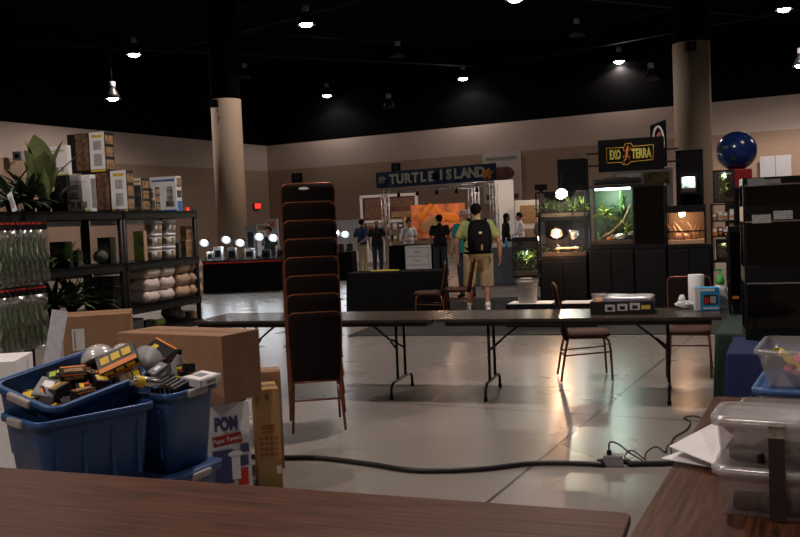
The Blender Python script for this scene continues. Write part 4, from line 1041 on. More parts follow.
# ------------------------------------------------------------------ the terrarium booth
BY = R(-20); bX = Vector((math.cos(BY), math.sin(BY), 0)); bY_ = Vector((-bX.y, bX.x, 0))
def bD(px): return 15.30/(1+math.tan(R(20))*(px-400)/FPX)
def bp_(px, y, off=0): return P(px, y, bD(px)+off)
def span(x0, x1, off=0, y=215):
    a = P(x0, y, bD(x0)+off); c = P(x1, y, bD(x1)+off); a.z = c.z = 0
    return a, c, (c-a).length
def zat(px, y, off=0): return bp_(px, y, off).z
def slot(x0, x1, ybot, ytop, l, off=0):         # centre, width, height for a box whose front spans the pixels
    a, c, w = span(x0, x1, off, (ytop+(ybot or 285))/2); xm = (x0+x1)/2
    z0 = 0 if ybot is None else zat(xm, ybot, off); z1 = zat(xm, ytop, off)
    o = (a+c)/2+bY_*l/2; o.z = z0
    return o, w, z1-z0
def cabinet(label, x0, x1, ytop, l, off=0, doors=2, name='cabinet'):
    o, w, h = slot(x0, x1, None, ytop, l, off)
    t = thing(name, label, 'cabinet', o, BY)
    b = MB(); b.box((0, 0, h/2), (w, l, h), bev=.006); b.build('body', 'black', t)
    for k in range(doors):
        x = (-.5+(k+.5)/doors)*w; b = MB(); b.box((x, -l/2-.008, h/2+.02), (w/doors-.02, .014, h-.14), bev=.003); d = b.build('door', 'blackplastic', t)
        b = MB(); b.box((x+(.35 if k == 0 else -.35)*w/doors, -l/2-.02, h*.7), (.012, .012, .12)); b.build('handle', 'steel_dark', d)
    return t, o, w, h
_, o, w, h = cabinet('black cabinet under the tall planted terrarium beneath the big sign', 589, 634, 247.5, .6)
t_tall = None
o1, w1, h1 = slot(589.5, 634, 247, 185, .55)
o1.z = h+.001; h1 = zat(612, 185)-o1.z
t = tank('tall lit terrarium with big leafy plant and white rocks, under the sign', o1, w1, .55, h1, BY, glass='glass', back='leafd', soil='soil', group='lit terrariums')
b = MB(); b.box((0, -.05, h1-.055), (w1*.8, .05, .03)); b.build('light_tube', 'tube_light', t)
light('terrarium_light', (0, -.1, h1-.16), 24, (.75, 1, .86), .12, t)
def inside(t, u, v, z): return t.matrix_basis @ Vector((u, v, z))
def loc_in(o, rz, u, v, z): return Vector(o)+Vector((math.cos(rz)*u-math.sin(rz)*v, math.sin(rz)*u+math.cos(rz)*v, z))
sz = .112
plant('terrarium_plant', 'big star shaped yellow green plant in the tall lit terrarium', 'plant', loc_in(o1, BY, -.13, -.05, sz), 26, .24, .06, 'leafy', (20, 115), .4, None, seed=41, stemh=.40, top=True)
plant('terrarium_plant', 'small yellow green plant at the right of the tall lit terrarium', 'plant', loc_in(o1, BY, .20, -.10, sz), 18, .18, .04, 'leafy', (15, 90), .6, None, seed=42, stemh=.2)
plant('terrarium_plant', 'dark trailing plant high at the back of the tall lit terrarium', 'plant', loc_in(o1, BY, .10, .14, sz), 30, .30, .05, 'leafm', (10, 80), .7, None, seed=43, stemh=.6)
plant('terrarium_plant', 'low green plant at the left of the tall lit terrarium', 'plant', loc_in(o1, BY, -.24, .05, sz), 20, .16, .04, 'leafm', (15, 90), .6, None, seed=44, stemh=.05)
for i, (u, v, r_, m, lab) in enumerate(((.10, -.08, .07, 'offwhite', 'white rock in the middle of the tall lit terrarium'), (.0, .0, .06, 'rock', 'grey rock behind the white one in the tall terrarium'), (-.06, -.16, .035, 'orange', 'small orange ornament at the front of the tall lit terrarium'), (.23, .1, .08, 'rock', 'dark rock at the rear right of the tall lit terrarium'))):
    b = MB(); b.ball((0, 0, r_*.7), (r_*1.2, r_, r_*.8), 10, 7); rnd = random.Random(i)
    for v_ in b.bm.verts: v_.co += Vector((rnd.uniform(-1, 1), rnd.uniform(-1, 1), 0))*r_*.14
    q = b.build('rock' if m != 'orange' else 'ornament', m, sm=False); place(q, loc_in(o1, BY, u, v, sz)); tag(q, lab, 'rock' if m != 'orange' else 'ornament')
b = MB(); b.tube([(-.25, 0, 0), (-.05, .02, .12), (.15, -.02, .30), (.26, 0, .55)], [.02, .022, .018, .012], 8); q = b.build('branch', 'branch'); place(q, loc_in(o1, BY, 0, .05, sz), BY); tag(q, 'slanting bare branch in the tall lit terrarium', 'branch')
# dark tall tank unit next to it
o2, w2, h2 = slot(634.8, 666.5, None, 247, .6); cabinet('black cabinet under the dark unlit terrarium, right of the tall lit one', 634.8, 666.5, 247.5, .6, doors=1)
h2 = zat(650, 247.5); hh = zat(650, 183.5)-h2
o2.z = h2+.001; t = tank('tall dark unlit terrarium right of the lit one with the leafy plant', o2, w2, .6, hh, BY, soil='soil', group='unlit terrariums')
b = MB(); b.box((.12, -.312, -.28), (.10, .004, .035)); b.build('paper_label', 'white', t)
# lamp hood lying across both
a, c, wd = span(588, 667, .0); oo = (a+c)/2+bY_*.2; 
t = thing('light_hood', 'long black light hood on top of the two tall terrariums', 'light hood', (oo.x-.1, oo.y+.04, zat(628, 183.2)+.002), BY); b = MB(); b.box((-.05, 0, .045), (wd*.62, .24, .09), bev=.01); b.build('hood', 'blackplastic', t); b = MB(); b.box((-.05, -.05, .096), (wd*.3, .06, .012)); b.build('vent', 'steel_dark', t)
# warm desert terrarium
_, o3, w3, h3 = cabinet('black cabinet under the warm lit desert terrarium', 668, 711, 246, .6)
hh = zat(690, 205)-h3; o3.z = h3+.001
o3 = o3-bX*.04; w3 = w3-.05
t = tank('warm lit desert terrarium with pale branches and sand', o3, w3, .5, hh, BY, glass='glass', back='stemm', top=.11, base=.03, mid=hh*.36, soil='sandw', group='lit terrariums')
b = MB(); b.ball((-.06, .02, hh-.13), (.045, .045, .05), 12, 8); b.build('bulb', 'bulbw', t)
light('heat_light', (-.06, -.0, hh-.23), 9, (1, .55, .32), .06, t)
rnd = random.Random(9)
for k in range(8):
    b = MB(); x = rnd.uniform(-.18, .18); y = rnd.uniform(-.1, .12)
    b.tube([(x, y, 0), (x+rnd.uniform(-.06, .06), y, .08+rnd.uniform(0, .05)), (x+rnd.uniform(-.18, .18), y+rnd.uniform(-.05, .05), .15+rnd.uniform(0, .16))], [.018, .014, .006], 7)
    q = b.build('branch', 'branch'); place(q, loc_in(o3, BY, 0, 0, .09), BY); tag(q, 'bleached forked branch on the sand of the warm desert terrarium', 'branch', 'desert branches')
b = MB(); b.ball((0, 0, .05), (.13, .09, .06), 12, 8); q = b.build('rock', 'sandw'); place(q, loc_in(o3, BY, -.08, .02, .085), BY); tag(q, 'rounded pale rock under the lamp in the desert terrarium', 'rock')
# towers and sign
def tower(label, x0, x1, ytop, l, off):
    o, w, h = slot(x0, x1, None, ytop, l, off); t = thing('display_tower', label, 'display tower', o, BY, None)
    b = MB(); b.box((0, 0, h/2), (w, l, h), bev=.01); b.build('body', 'black', t); b = MB(); b.box((0, 0, h+.006), (w+.02, l+.02, .012)); b.build('cap', 'blackplastic', t)
    return t, o, w, h
tl_, otl, wtl, htl = tower('tall black display tower at the left of the sign, behind the glowing lamps', 559, 587, 159.5, .35, .75)
tr_, otr, wtr, htr = tower('tall black display tower at the right of the sign, in front of the right pillar', 677, 704, 150.5, .35, .75)
for (x0, x1, y0, y1, lab) in ((680, 696.5, 172, 193, 'small lit tank on the front of the right black display tower'),):
    o, w, h = slot(x0, x1, y1, y0, .22, .50)
    b = MB(); 
    t = tank(lab, o, w, .22, h, BY, glass='glass', back='offwhite', base=.02, top=.07, soil='soil', group='lit terrariums')
    b = MB(); b.box((0, 0, h-.085), (w*.7, .03, .015)); b.build('light_tube', 'tube_light', t); light('tank_light', (0, 0, h-.12), 2.2, (.85, 1, .9), .03, t)
    b = MB(); b.box((0, 0, -.012), (w+.04, .24, .02)); b.box((0, .10, -.08), (w, .02, .14)); b.build('shelf_bracket', 'black', t)
    plant('terrarium_plant', 'tiny plant in the small lit tank on the display tower', 'plant', loc_in(o, BY, -.04, 0, .08), 9, .07, .02, 'leafm', (10, 80), .6, None, seed=51)
# sign
so, sw, sh = slot(598, 664, 170.5, 138.2, .10, .62)
t = thing('display_sign', 'black sign with yellow green lettering and a lizard emblem above the terrariums', 'sign', so, BY)
b = MB(); b.box((0, 0, sh/2), (sw, .10, sh), bev=.008); b.build('panel', 'black', t)
Xs = lambda x, z: Matrix.Translation((x, -.056, z)) @ FRONT
zc = sh*.52; lw = sw*.37
M['logo'] = mat('yellow_green_logo', (.50, .46, .06), .5); M['logoline'] = mat('orange_yellow_outline', (.62, .36, .03), .5); M['lizard'] = mat('orange_lizard', (.62, .17, .03), .5)
def stretch(b, txt, x, z, w, h, mi=0):
    k = len(b.bm.verts); text_into(b, txt, 1, FRONT, .012, mi, bold=.045)
    b.bm.verts.ensure_lookup_table(); vs = b.bm.verts[k:]
    x0 = min(v.co.x for v in vs); x1 = max(v.co.x for v in vs); z0 = min(v.co.z for v in vs); z1 = max(v.co.z for v in vs)
    for v in vs: v.co = Vector((x+(v.co.x-(x0+x1)/2)*w/(x1-x0), -.056+v.co.y, z+(v.co.z-(z0+z1)/2)*h/(z1-z0)))
    return b
lh = sh*.31
b = MB(); stretch(b, 'EXO', -sw*.235, zc, sw*.17, lh); b.build('lettering', 'logo', t)
b = MB(); stretch(b, 'TERRA', sw*.165, zc, sw*.30, lh); b.build('lettering', 'logo', t)
b = MB(); hw = sw*.365; ho = lh*.80
b.tube([(x, -.056, z) for x, z in [(-hw, zc-ho), (-hw, zc+ho*.85), (-sw*.10, zc+ho*.85), (-sw*.07, zc+ho*1.3), (sw*.01, zc+ho*1.3), (sw*.04, zc+ho*.9), (hw-.02, zc+ho*.95), (hw-.03, zc-ho*.9), (sw*.0, zc-ho), (-sw*.05, zc-ho*1.35), (-sw*.12, zc-ho*1.3), (-sw*.14, zc-ho), (-hw, zc-ho)]], .007, 6); b.build('outline', 'logoline', t)
b = MB(); q = lambda x, z: (-sw*.055+x*sh, -.060, zc+z*sh)
b.tube([q(-.07, -.30), q(-.10, -.22), q(-.03, -.14), q(.0, 0), q(.0, .10), q(.03, .20), q(.045, .25)], [.003, .008, .014, .022, .018, .016, .006], 8)
for (pts) in ([q(0, .10), q(.09, .12), q(.12, .20)], [q(0, .10), q(-.09, .10), q(-.10, .20)], [q(-.01, -.06), q(.08, -.10), q(.06, -.20)], [q(-.01, -.06), q(-.10, -.05), q(-.13, -.13)]): b.tube(pts, [.011, .008, .005], 6)
b.build('lizard_emblem', 'lizard', t)
for s, px in ((-1, 587), (1, 677)):
    for z in (.06*sh/.5+.05, .30*sh/.5): 
        b = MB(); b.cyl((s*sw/2, 0, z), (s*(sw/2+(.20 if s < 0 else .22)), 0, z), .014, seg=8); b.build('support_bar', 'steel_dark', t)
# backdrop with printed panels, and feather flag
o, w, h = slot(613, 674, None, 168, .04, 1.35); t = thing('backdrop', 'pale printed backdrop panel behind the tall terrariums', 'backdrop', o, BY)
b = MB(); b.box((0, 0, h/2), (w, .04, h)); b.build('panel', 'poster', t)
b = MB(); b.box((-.22, -.022, h-.17), (.40, .006, .18)); b.build('white_print', 'white', t)
b = MB(); b.box((.24, -.022, h-.19), (.42, .006, .22)); b.build('colour_print', mat('leafy_red_print', (.16, .13, .06), .6, noise=.95, scale=9), t)
o, w, h = slot(652, 668, None, 122, .03, 1.9); t = thing('feather_flag', 'black flag with a pink and white oval emblem, above the right end of the sign', 'flag', o, BY)
zb = zat(660, 168, 1.9)
b = MB(); b.rings([[Vector((-w/2, -.012, zb)), Vector((w/2, -.012, zb-.02)), Vector((w/2, -.012, h+.04)), Vector((-w/2, -.012, h-.05))], [Vector((-w/2, .012, zb)), Vector((w/2, .012, zb-.02)), Vector((w/2, .012, h+.04)), Vector((-w/2, .012, h-.05))]], sm=False); b.build('cloth', 'black', t)
b = MB(); b.cyl((w/2-.01, .03, 0), (w/2-.01, .03, h), .014, seg=8); b.build('pole', 'steel_dark', t)
b = MB(); zc = (zb+h)/2+.05; b.tube([(w*.33*math.cos(a), -.02, zc+.27*math.sin(a)) for a in [2*PI*k/24 for k in range(25)]], .018, 6); b.build('emblem_ring', 'white', t)
b = MB(); b.tube([(-.03, -.018, zc-.14), (.03, -.018, zc-.04), (-.02, -.018, zc+.06), (.03, -.018, zc+.17)], [.02, .05, .05, .02], 8); b.build('emblem_figure', mat('pink_red_emblem', (.5, .11, .10), .6), t)
# left glowing terrariums
_, o4, w4, h4 = cabinet('black cabinet under the glowing terrariums left of the sign', 541, 587, 258, .5)
hl = zat(564, 219)-h4; o4.z = h4+.001
tA_ = tank('lower glowing terrarium with orange heat lamp and green plants', o4, w4, .46, hl, BY, glass='glass', back='black', base=.03, top=.03, soil='soil', lid=False, group='lit terrariums')
o5 = Vector(o4); o5.z = o4.z+hl+.002; hu = zat(564, 191)-o5.z
tB_ = tank('upper glowing terrarium full of yellow green plants, left of the sign', o5, w4, .46, hu, BY, glass='glass', back='black', base=.035, top=.02, soil='soil', lid=False, group='lit terrariums')
for k in range(6): plant('terrarium_plant', 'bushy yellow green plant filling the upper glowing terrarium, %s' % ('at its left end', 'left of the lamp', 'under the lamp', 'right of the lamp', 'near its right end', 'at its right end')[k], 'plant', loc_in(o5, BY, -w4*.40+k*w4*.16, -.05+.07*(k % 2), .09), 30, .23, .035, 'leafy' if k % 2 else 'leafm', (5, 80), .6, None, seed=60+k, stemh=.08)
for k in range(5): plant('terrarium_plant', 'low green plant on the floor of the lower glowing terrarium, %s' % ('leftmost', 'second from left', 'third from left', 'fourth from left', 'rightmost')[k], 'plant', loc_in(o4, BY, -w4*.42+k*w4*.20, -.08+.06*(k % 2), .085), 18, .12, .03, 'leafm', (10, 85), .7, None, seed=70+k)
b = MB(); b.box((0, 0, .02), (.36, .18, .03), bev=.008); q = b.build('basking_slab', 'sandw'); place(q, loc_in(o4, BY, .04, -.08, .13), BY+.06); tag(q, 'flat tan basking slab under the orange lamp in the lower terrarium', 'slab')
b = MB()
for x in (-.14, .14): b.box((x, 0, -.02), (.05, .1, .05))
q2 = b.build('slab_support', 'rock', q)
def dome_lamp(label, loc, rot, bulb, col, e, r=.11, group=None, arm=None, dish='steel_dark'):
    t = thing('heat_lamp', label, 'lamp', loc, 0, group); t.rotation_euler = rot
    b = MB(); b.lathe([(.025, .14), (.03, .10), (r*.6, .07), (r, 0), (r*.97, 0), (r*.55, .066), (.02, .09)], seg=22, caps=(True, False)); b.build('reflector', dish, t)
    b = MB(); b.ball((0, 0, .03), (r*.42, r*.42, r*.5), 14, 8); b.build('bulb', bulb, t)
    b = MB()
    for k in range(6):
        a = PI*k/3; b.tube([(r*math.cos(a), r*math.sin(a), 0), (r*.6*math.cos(a), r*.6*math.sin(a), -.03), (0, 0, -.04)], .003, 5)
    b.build('wire_guard', 'chrome', t)
    light('lamp_light', (0, 0, -.075), e, col, .015, t)
    if arm: b = MB(); b.tube(arm, .008, 6); b.build('arm', 'steel_dark', t)
    return t
p = bp_(561.5, 194, -.12); dome_lamp('bright white caged lamp over the upper terrarium, left of the sign', p, (R(-62), 0, R(-10)), 'bulb', (1, .88, .62), 38, .10, 'caged lamps', [(0, 0, .14), (0, -.0, .2), (0, -.22, .28)])
p = bp_(556.5, 233.5, -.10); dome_lamp('orange glowing caged heat lamp at the lower terrarium', p, (R(-60), 0, R(-15)), 'bulbw', (1, .55, .3), 30, .095, 'caged lamps', [(0, 0, .14), (0, -.0, .2), (0, -.2, .26)])
p = bp_(575, 235, .14); dome_lamp('small white dish lamp right of the orange heat lamp', p, (R(20), R(-55), 0), 'bulbc', (.9, .95, 1), 6, .085, None, [(0, 0, .14), (0, .02, .2)], 'dish')
p = bp_(541, 190, .2); t = thing('lamp_fixture', 'small black lamp fixture on the upper left terrarium corner', 'lamp fixture', p, BY); b = MB(); b.box((0, 0, .045), (.19, .14, .09), bev=.01); b.build('housing', 'black', t); b = MB(); b.cyl((0, 0, -.05), (0, 0, .0), .03, seg=10); b.build('socket', 'steel_dark', t)
# side shelf of the upper terrarium reaching left
o, w, h = slot(535.5, 549, 217, 192, .3, .30)
t = tank('small glass terrarium with dark plants at the far left of the booth', o, w, .3, h, BY, glass='glass', back='artd', base=.03, top=.02, soil='soil', lid=False)
for sx in (-1, 1):
    b = MB(); b.box((sx*(w/2-.02), 0, -o.z/2), (.03, .03, o.z)); b.build('stand_leg', 'black', t)
plant('terrarium_plant', 'dark green plant in the small far left glass terrarium', 'plant', loc_in(o, BY, 0, 0, .09), 20, .2, .03, 'leafd', (5, 80), .5, None, seed=81)
# bucket on a low white topped platform
pk = P(556, 304, 12.9)
t = thing('platform', 'low black platform with white paper top behind the folding table', 'platform', (pk.x, pk.y+.28, 0), BY); hp = pk.z
b = MB(); b.box((0, 0, hp/2), (1.30, .5, hp), bev=.006); b.build('body', 'black', t)
b = MB(); b.box((-.30, -.02, hp+.003), (.64, .44, .006)); b.build('paper', 'white', t); b = MB(); b.box((.38, -.02, hp+.003), (.46, .44, .006)); b.build('paper', 'offwhite', t)
pb = P(529, 302.5, 13.1); pb.z = hp+.007; zt_ = P(529, 277.5, 13.1).z
t = thing('bucket', 'white plastic bucket on the platform, a planted tank on its lid', 'bucket', (pb.x, pb.y+.14, pb.z)); hb = zt_-pb.z
b = MB(); b.lathe([(.135, 0), (.155, hb-.075), (.163, hb-.075), (.163, hb-.045), (.156, hb-.045), (.158, hb-.012), (.15, hb-.012)], seg=32); b.build('tub', 'bucket', t)
b = MB(); b.lathe([(.168, hb-.03), (.168, hb-.004), (.16, hb), (.05, hb)], seg=32); b.build('lid', 'bucket', t)
b = MB(); b.tube([(.163*math.cos(a), -.163*math.sin(a)*.3-.12, hb-.06-.09*math.sin(a)) for a in [PI*k/12 for k in range(13)]], .004, 6); b.build('handle', 'chrome', t)
to = Vector((pb.x, pb.y+.14, zt_+.003)); light('tank_light', (to.x, to.y-.02, to.z+.34), 3, (1, .95, .75), .04); tw_ = 26*13.1/FPX; th_ = P(529, 237, 13.1).z-to.z
t = tank('small planted glass tank standing on the white bucket', to, tw_, .30, th_, R(-12), glass='glass', back='dkglass', base=.03, top=.06, soil='soil')
for k in range(4): plant('terrarium_plant', 'pale yellow green bushy plant in the tank on the bucket, %s' % ('left', 'left of centre', 'right of centre', 'right')[k], 'plant', loc_in(to, R(-12), -.12+.08*k, -.03+.03*(k % 2), .09), 24, .14, .028, 'leafy' if k > 1 else 'leafm', (5, 85), .6, None, seed=90+k, stemh=.22)
# right side of the booth: cage, clutter shelf
o, w, h = slot(713, 735, 203, 170, .4, .2)
t = tank('screen cage with a green vine, right of the right display tower', o, w, .4, h, BY, glass='glass', back='dkglass', base=.02, top=.03, soil='soil')
light('cage_light', (0, 0, h-.08), 4, (.85, 1, .85), .04, t)
plant('terrarium_plant', 'green vine hanging in the screen cage', 'plant', loc_in(o, BY, -.0, .0, .09), 34, .13, .03, 'leafy', (15, 110), .8, None, seed=95, stemh=.34)
zs_ = o.z
o, w, h = slot(711, 736, None, 203.6, .42, .2)
t = thing('display_shelf', 'open black metal shelf full of goods at the right of the booth', 'shelf rack', o, BY)
for sx in (-1, 1):
    for sy in (-1, 1):
        b = MB(); b.box((sx*(w/2-.012), sy*.19, h/2), (.022, .022, h)); b.build('post', 'steel_dark', t)
sh_z = []
for k, y in enumerate((204.5, 221, 236.5, 262)):
    z = zat(723, y, .2) if k else h-.012; sh_z.append(z); b = MB(); b.box((0, 0, z), (w, .42, .02)); b.build('shelf', 'steel_dark', t)
rnd = random.Random(14)
cm = ['pict2', 'offwhite', 'art', 'darkmix', 'card', 'lightgrey']
for lv in (1, 2):
    for k in range(4):
        hh = rnd.uniform(.10, .19); pack('small %s packet %s on the %s level of the booth\'s goods shelf' % (['tan', 'white', 'orange', 'dark', 'brown', 'grey'][(lv*4+k) % 6], ('leftmost', 'second', 'third', 'rightmost')[k], ('upper', 'middle')[lv-1]), loc_in(o, BY, -w*.36+k*w*.24, -.08, sh_z[lv]+.011+hh/2), (.07, .12, hh), (0, 0, BY+R(rnd.uniform(-12, 12))), cm[(lv*4+k) % 6], ((0, .5, .7, .7, .3), (2, .5, .3, .6, .2)), 'packets on the goods shelf', 'packet')
oo = loc_in(o, BY, .0, -.02, sh_z[3]+.012); t = tank('narrow tank with pale plants and red base on the goods shelf', oo, w*.62, .3, sh_z[2]-sh_z[3]-.06, BY, frame='blackplastic', glass='glass', back='dkglass', base=.05, top=.05, soil='soil'); light('tank_light', (0, 0, .25), 1.6, (1, .95, .8), .03, t)
plant('terrarium_plant', 'pale mixed plant in the narrow tank on the goods shelf', 'plant', loc_in(oo, BY, 0, 0, .115), 26, .12, .03, 'leafy', (5, 85), .6, None, seed=99, stemh=.14)
pz = bp_(728, 234, .0); t = thing('price_sign', 'tiny black sign with orange figures on the goods shelf edge', 'sign', pz, BY); b = MB(); b.box((0, 0, 0), (.17, .012, .055)); b.build('plate', 'black', t); b = MB(); b.box((-.03, -.008, 0), (.025, .004, .03)); b.build('figure', 'orange', t); b = MB(); b.box((.03, -.008, 0), (.025, .004, .03)); b.build('figure', 'orange', t)
# globe
D = 17; p = P(736.5, 151, D); r = 19.3*D/FPX
t = thing('globe', 'big blue inflatable globe on a red stand, behind the black tank tower', 'globe', (p.x, p.y, 0))
b = MB(); b.ball((0, 0, p.z), r, 40, 24); b.build('ball', 'globe', t)
b = MB()
for (az, el, s) in ((-150, 10, .16), (-120, -25, .11), (-30, 15, .14), (-20, -20, .10), (-75, 42, .09)):
    c = Vector((math.cos(R(az))*math.cos(R(el)), math.sin(R(az))*math.cos(R(el)), math.sin(R(el)))); n0 = c.orthogonal().normalized(); n1_ = c.cross(n0); rnd = random.Random(az)
    pts = [((c+(n0*math.cos(2*PI*k/14)+n1_*math.sin(2*PI*k/14))*s/r*rnd.uniform(.5, 1.1)*.36).normalized())*(r*1.004)+Vector((0, 0, p.z)) for k in range(14)]
    cv = b._v(c*r*1.012+Vector((0, 0, p.z))); vs = [b._v(q) for q in pts]
    for k in range(14): b.face([cv, vs[k], vs[(k+1) % 14]], 0, True)
b.build('land_print', 'globeland', t)
zb = p.z-r
b = MB(); b.box((0, 0, zb-.15), (.42, .42, .34), bev=.02); b.build('red_collar', 'redbase', t); b = MB(); b.box((0, 0, (zb-.33)/2), (.36, .36, zb-.33)); b.build('pedestal', 'black', t)

# ------------------------------------------------------------------ tables behind the chair stack
def far_table(label, x0, x1, ybot, D, h, m='cloth_black', l=.76, rz=R(-14), trim=None, group='black draped tables', name='draped_table'):
    a = P(x0, 268, D); c = P(x1, 268, D); w = (c.x-a.x)/math.cos(rz)
    o = Vector(((a.x+c.x)/2, D+l/2, 0))
    t = draped(label, o, rz, w, l, h, m, name=name, group=group)
    if trim:
        b = MB(); b.box((0, -l/2-.012, h-.05), (w*.96, .012, .035)); b.build('trim', trim, t)
    return t, o, w
ta1, oa1, wa1 = far_table('long black draped table with red trim, left of the chair stack', 203, 284, 293, 22.9, .82, trim='red', rz=R(-2))
ta2, oa2, wa2 = far_table('black draped table seen just right of the chair stack', 322, 354, 278, 26.0, .82, trim=None, rz=R(-8))
def desk_lamp(label, px, y, D, zt, tilt):
    p = P(px, y, D); dz = p.z-zt
    t = thing('desk_lamp', label, 'lamp', (p.x, p.y, zt), 0, 'desk lamps on the black tables')
    b = MB(); b.lathe([(.09, 0), (.09, .02), (.03, .03)], seg=16); b.build('base', 'black', t)
    b = MB(); b.tube([(0, .05, .02), (.12, .08, dz*.5), (.10, .05, dz+.12), (.03, .02, dz+.08)], .014, 6); b.build('arm', 'black', t)
    b = MB(); b.lathe([(.03, .14), (.05, .10), (.13, 0), (.12, 0), (.045, .09)], seg=18, caps=(True, False)); sh = b.build('lamp_shade', 'steel_dark', t); sh.location = (0, 0, dz); sh.rotation_euler = (R(tilt), 0, 0)
    b = MB(); b.ball((0, 0, .03), (.06, .06, .05), 12, 8); bl = b.build('bulb', 'bulbc', sh)
    light('lamp_light', (0, -.06, dz-.1), 9, (.86, .94, 1), .06, t)
    return t
for (px, y, lab) in ((204, 243, 'leftmost, beside the shelf rack end'), (226, 240, 'in front of the left pillar'), (240, 243, 'second right of the left pillar'), (259, 237, 'before the white board'), (273, 238, 'just left of the chair stack')):
    desk_lamp('bright white desk lamp on the black table, '+lab, px, y, 23.2, .82, -55)
for (px, y, lab) in ((336, 233, 'left one of two right of the chair stack'), (345, 234.5, 'right one of two right of the chair stack')):
    desk_lamp('bright white desk lamp, '+lab, px, y, 26.35, .82, -55)
def stand_board(name, label, x0, x1, y0, y1, D, m, cat='board', rz=R(-20), prints=(), th=.04, legs=True, frame=None):
    a = P(x0, (y0+y1)/2, D); c = P(x1, (y0+y1)/2, D); w = (c.x-a.x)/math.cos(rz)*.985; xm = (x0+x1)/2
    z1 = P(xm, y0, D).z; z0 = max(P(xm, y1, D).z, .02)
    t = thing(name, label, cat, ((a.x+c.x)/2, D, 0), rz)
    b = MB(); b.box((0, 0, (z0+z1)/2), (w, th, z1-z0)); b.build('panel', m, t)
    for (mm, u0, u1, v0, v1, nm) in prints:
        b = MB(); b.box(((u0+u1)/2*w-w/2, -th/2-.004, z0+(z1-z0)*(v0+v1)/2), ((u1-u0)*w, .01, (v1-v0)*(z1-z0))); b.build(nm, mm, t)
    if frame:
        for (c_, d_) in (((0, -.01, z1), (w+.1, th+.05, .10)), ((0, -.01, z0), (w+.1, th+.05, .10)), ((-w/2, -.01, (z0+z1)/2), (.10, th+.05, z1-z0)), ((w/2, -.01, (z0+z1)/2), (.10, th+.05, z1-z0))):
            b = MB(); b.box(c_, d_); b.build('frame_bar', frame, t)
    if legs and z0 > .05:
        for s in (-1, 1): b = MB(); b.box((s*w*.45, 0, z0/2), (.05, .05, z0)); b.build('leg', 'steel_dark', t)
    return t
stand_board('display_board', 'white display board with brown picture behind the lamps, left of the chair stack', 257, 270, 224, 256, 24.6, 'offwhite', prints=(('pict2', .1, .9, .80, .95, 'picture'),))
stand_board('display_board', 'taller white display board with orange picture, nearest the chair stack', 265.5, 279, 219, 256, 25.4, 'offwhite', prints=(('art', .2, .8, .78, .92, 'picture'),))
stand_board('display_board', 'grey equipment panel between two desk lamps, right of the left pillar', 246, 256, 226, 256, 24.6, 'grey', prints=(('carton', .2, .8, .3, .8, 'dark_panel'),))
stand_board('display_board', 'pale board right of the chair stack top, behind the two desk lamps', 330, 361, 220, 252, 29.5, 'offwhite')
for i, (x0, x1, y0, m, lab) in enumerate(((214, 222, 247, 'lightgrey', 'pale grey box on the black table left of the pillar'), (228, 236, 248, 'darkmix', 'dark low tank on the black table'), (245, 254, 249, 'grey', 'grey low box on the black table by the panel'), (262, 270, 250, 'carton', 'black low case on the black table under the white boards'), (277, 284, 248, 'darkmix', 'dark case at the end of the black table beside the chairs'), (207, 213, 252, 'white', 'small white sign plate at the left end of the black table'))):
    p = P((x0+x1)/2, 258, 23.15); w = (x1-x0)*23.15/FPX; hh = max(P((x0+x1)/2, y0, 23.15).z-.82, .06)
    t = thing('case', lab, 'box', (p.x, 23.3, .822), 0); b = MB(); b.box((0, 0, hh/2), (w, .3, hh), bev=.006); b.build('body', m, t); b = MB(); b.box((0, -.152, hh*.5), (w*.7, .004, hh*.5)); b.build('front_panel', 'dkglass', t)
for i, (x0, x1, y0, m) in enumerate(((328, 333, 247, 'darkmix'), (339, 344, 246, 'carton'), (347, 353, 247, 'darkmix'))):
    p = P((x0+x1)/2, 258, 26.2); w = (x1-x0)*26.2/FPX; t = thing('case', 'dark small case on the table right of the chair stack, %s' % ('left', 'middle', 'right')[i], 'box', (p.x, 26.35, .822), 0)
    b = MB(); b.box((0, 0, .11), (w, .3, .22), bev=.006); b.build('body', m, t); b = MB(); b.box((0, 0, .225), (w*.9, .25, .01)); b.build('lid', 'blackplastic', t)
# black draped table before the booths, white drawer unit on the one beyond
t, o, w = far_table('black draped table beyond the folding table, with a yellow strip on it', 349, 445, 312, 15.5, .76, rz=R(-10))
q = P(385, 273, 15.9); b = MB(); b.box((0, 0, .012), (.50, .10, .022), bev=.004); q = b.build('yellow_strip', 'yellowp'); place(q, (P(385, 273, 15.9).x, 15.95, .762), R(-10)); tag(q, 'flat yellow strip lying on the black draped table', 'strip')
t, o, w = far_table('black draped counter under the banner, white drawer unit in front', 392, 446, 276, 25.6, .95, rz=R(-12))
p = P(419, 268, 23.4); t = thing('drawer_unit', 'white unit of three shallow drawers in front of the black counter', 'drawer unit', (p.x, 23.6, 0), R(-10)); wd = 24*23.5/FPX; z1 = P(419, 246, 23.4).z
b = MB(); b.box((0, 0, z1/2), (wd, .45, z1), bev=.01); b.build('body', 'offwhite', t)
for k in range(4):
    b = MB(); b.box((0, -.228, z1*(.14+.235*k)), (wd*.92, .012, z1*.2), bev=.003); d_ = b.build('drawer', 'white', t); b = MB(); b.box((0, -.24, z1*(.14+.235*k)), (.14, .012, .022)); b.build('handle', 'grey', d_)
t, o, w = far_table('grey blue skirted table right of the man with the backpack', 478, 545, 285, 21.6, .90, 'cloth_grey', rz=R(-12), group=None)
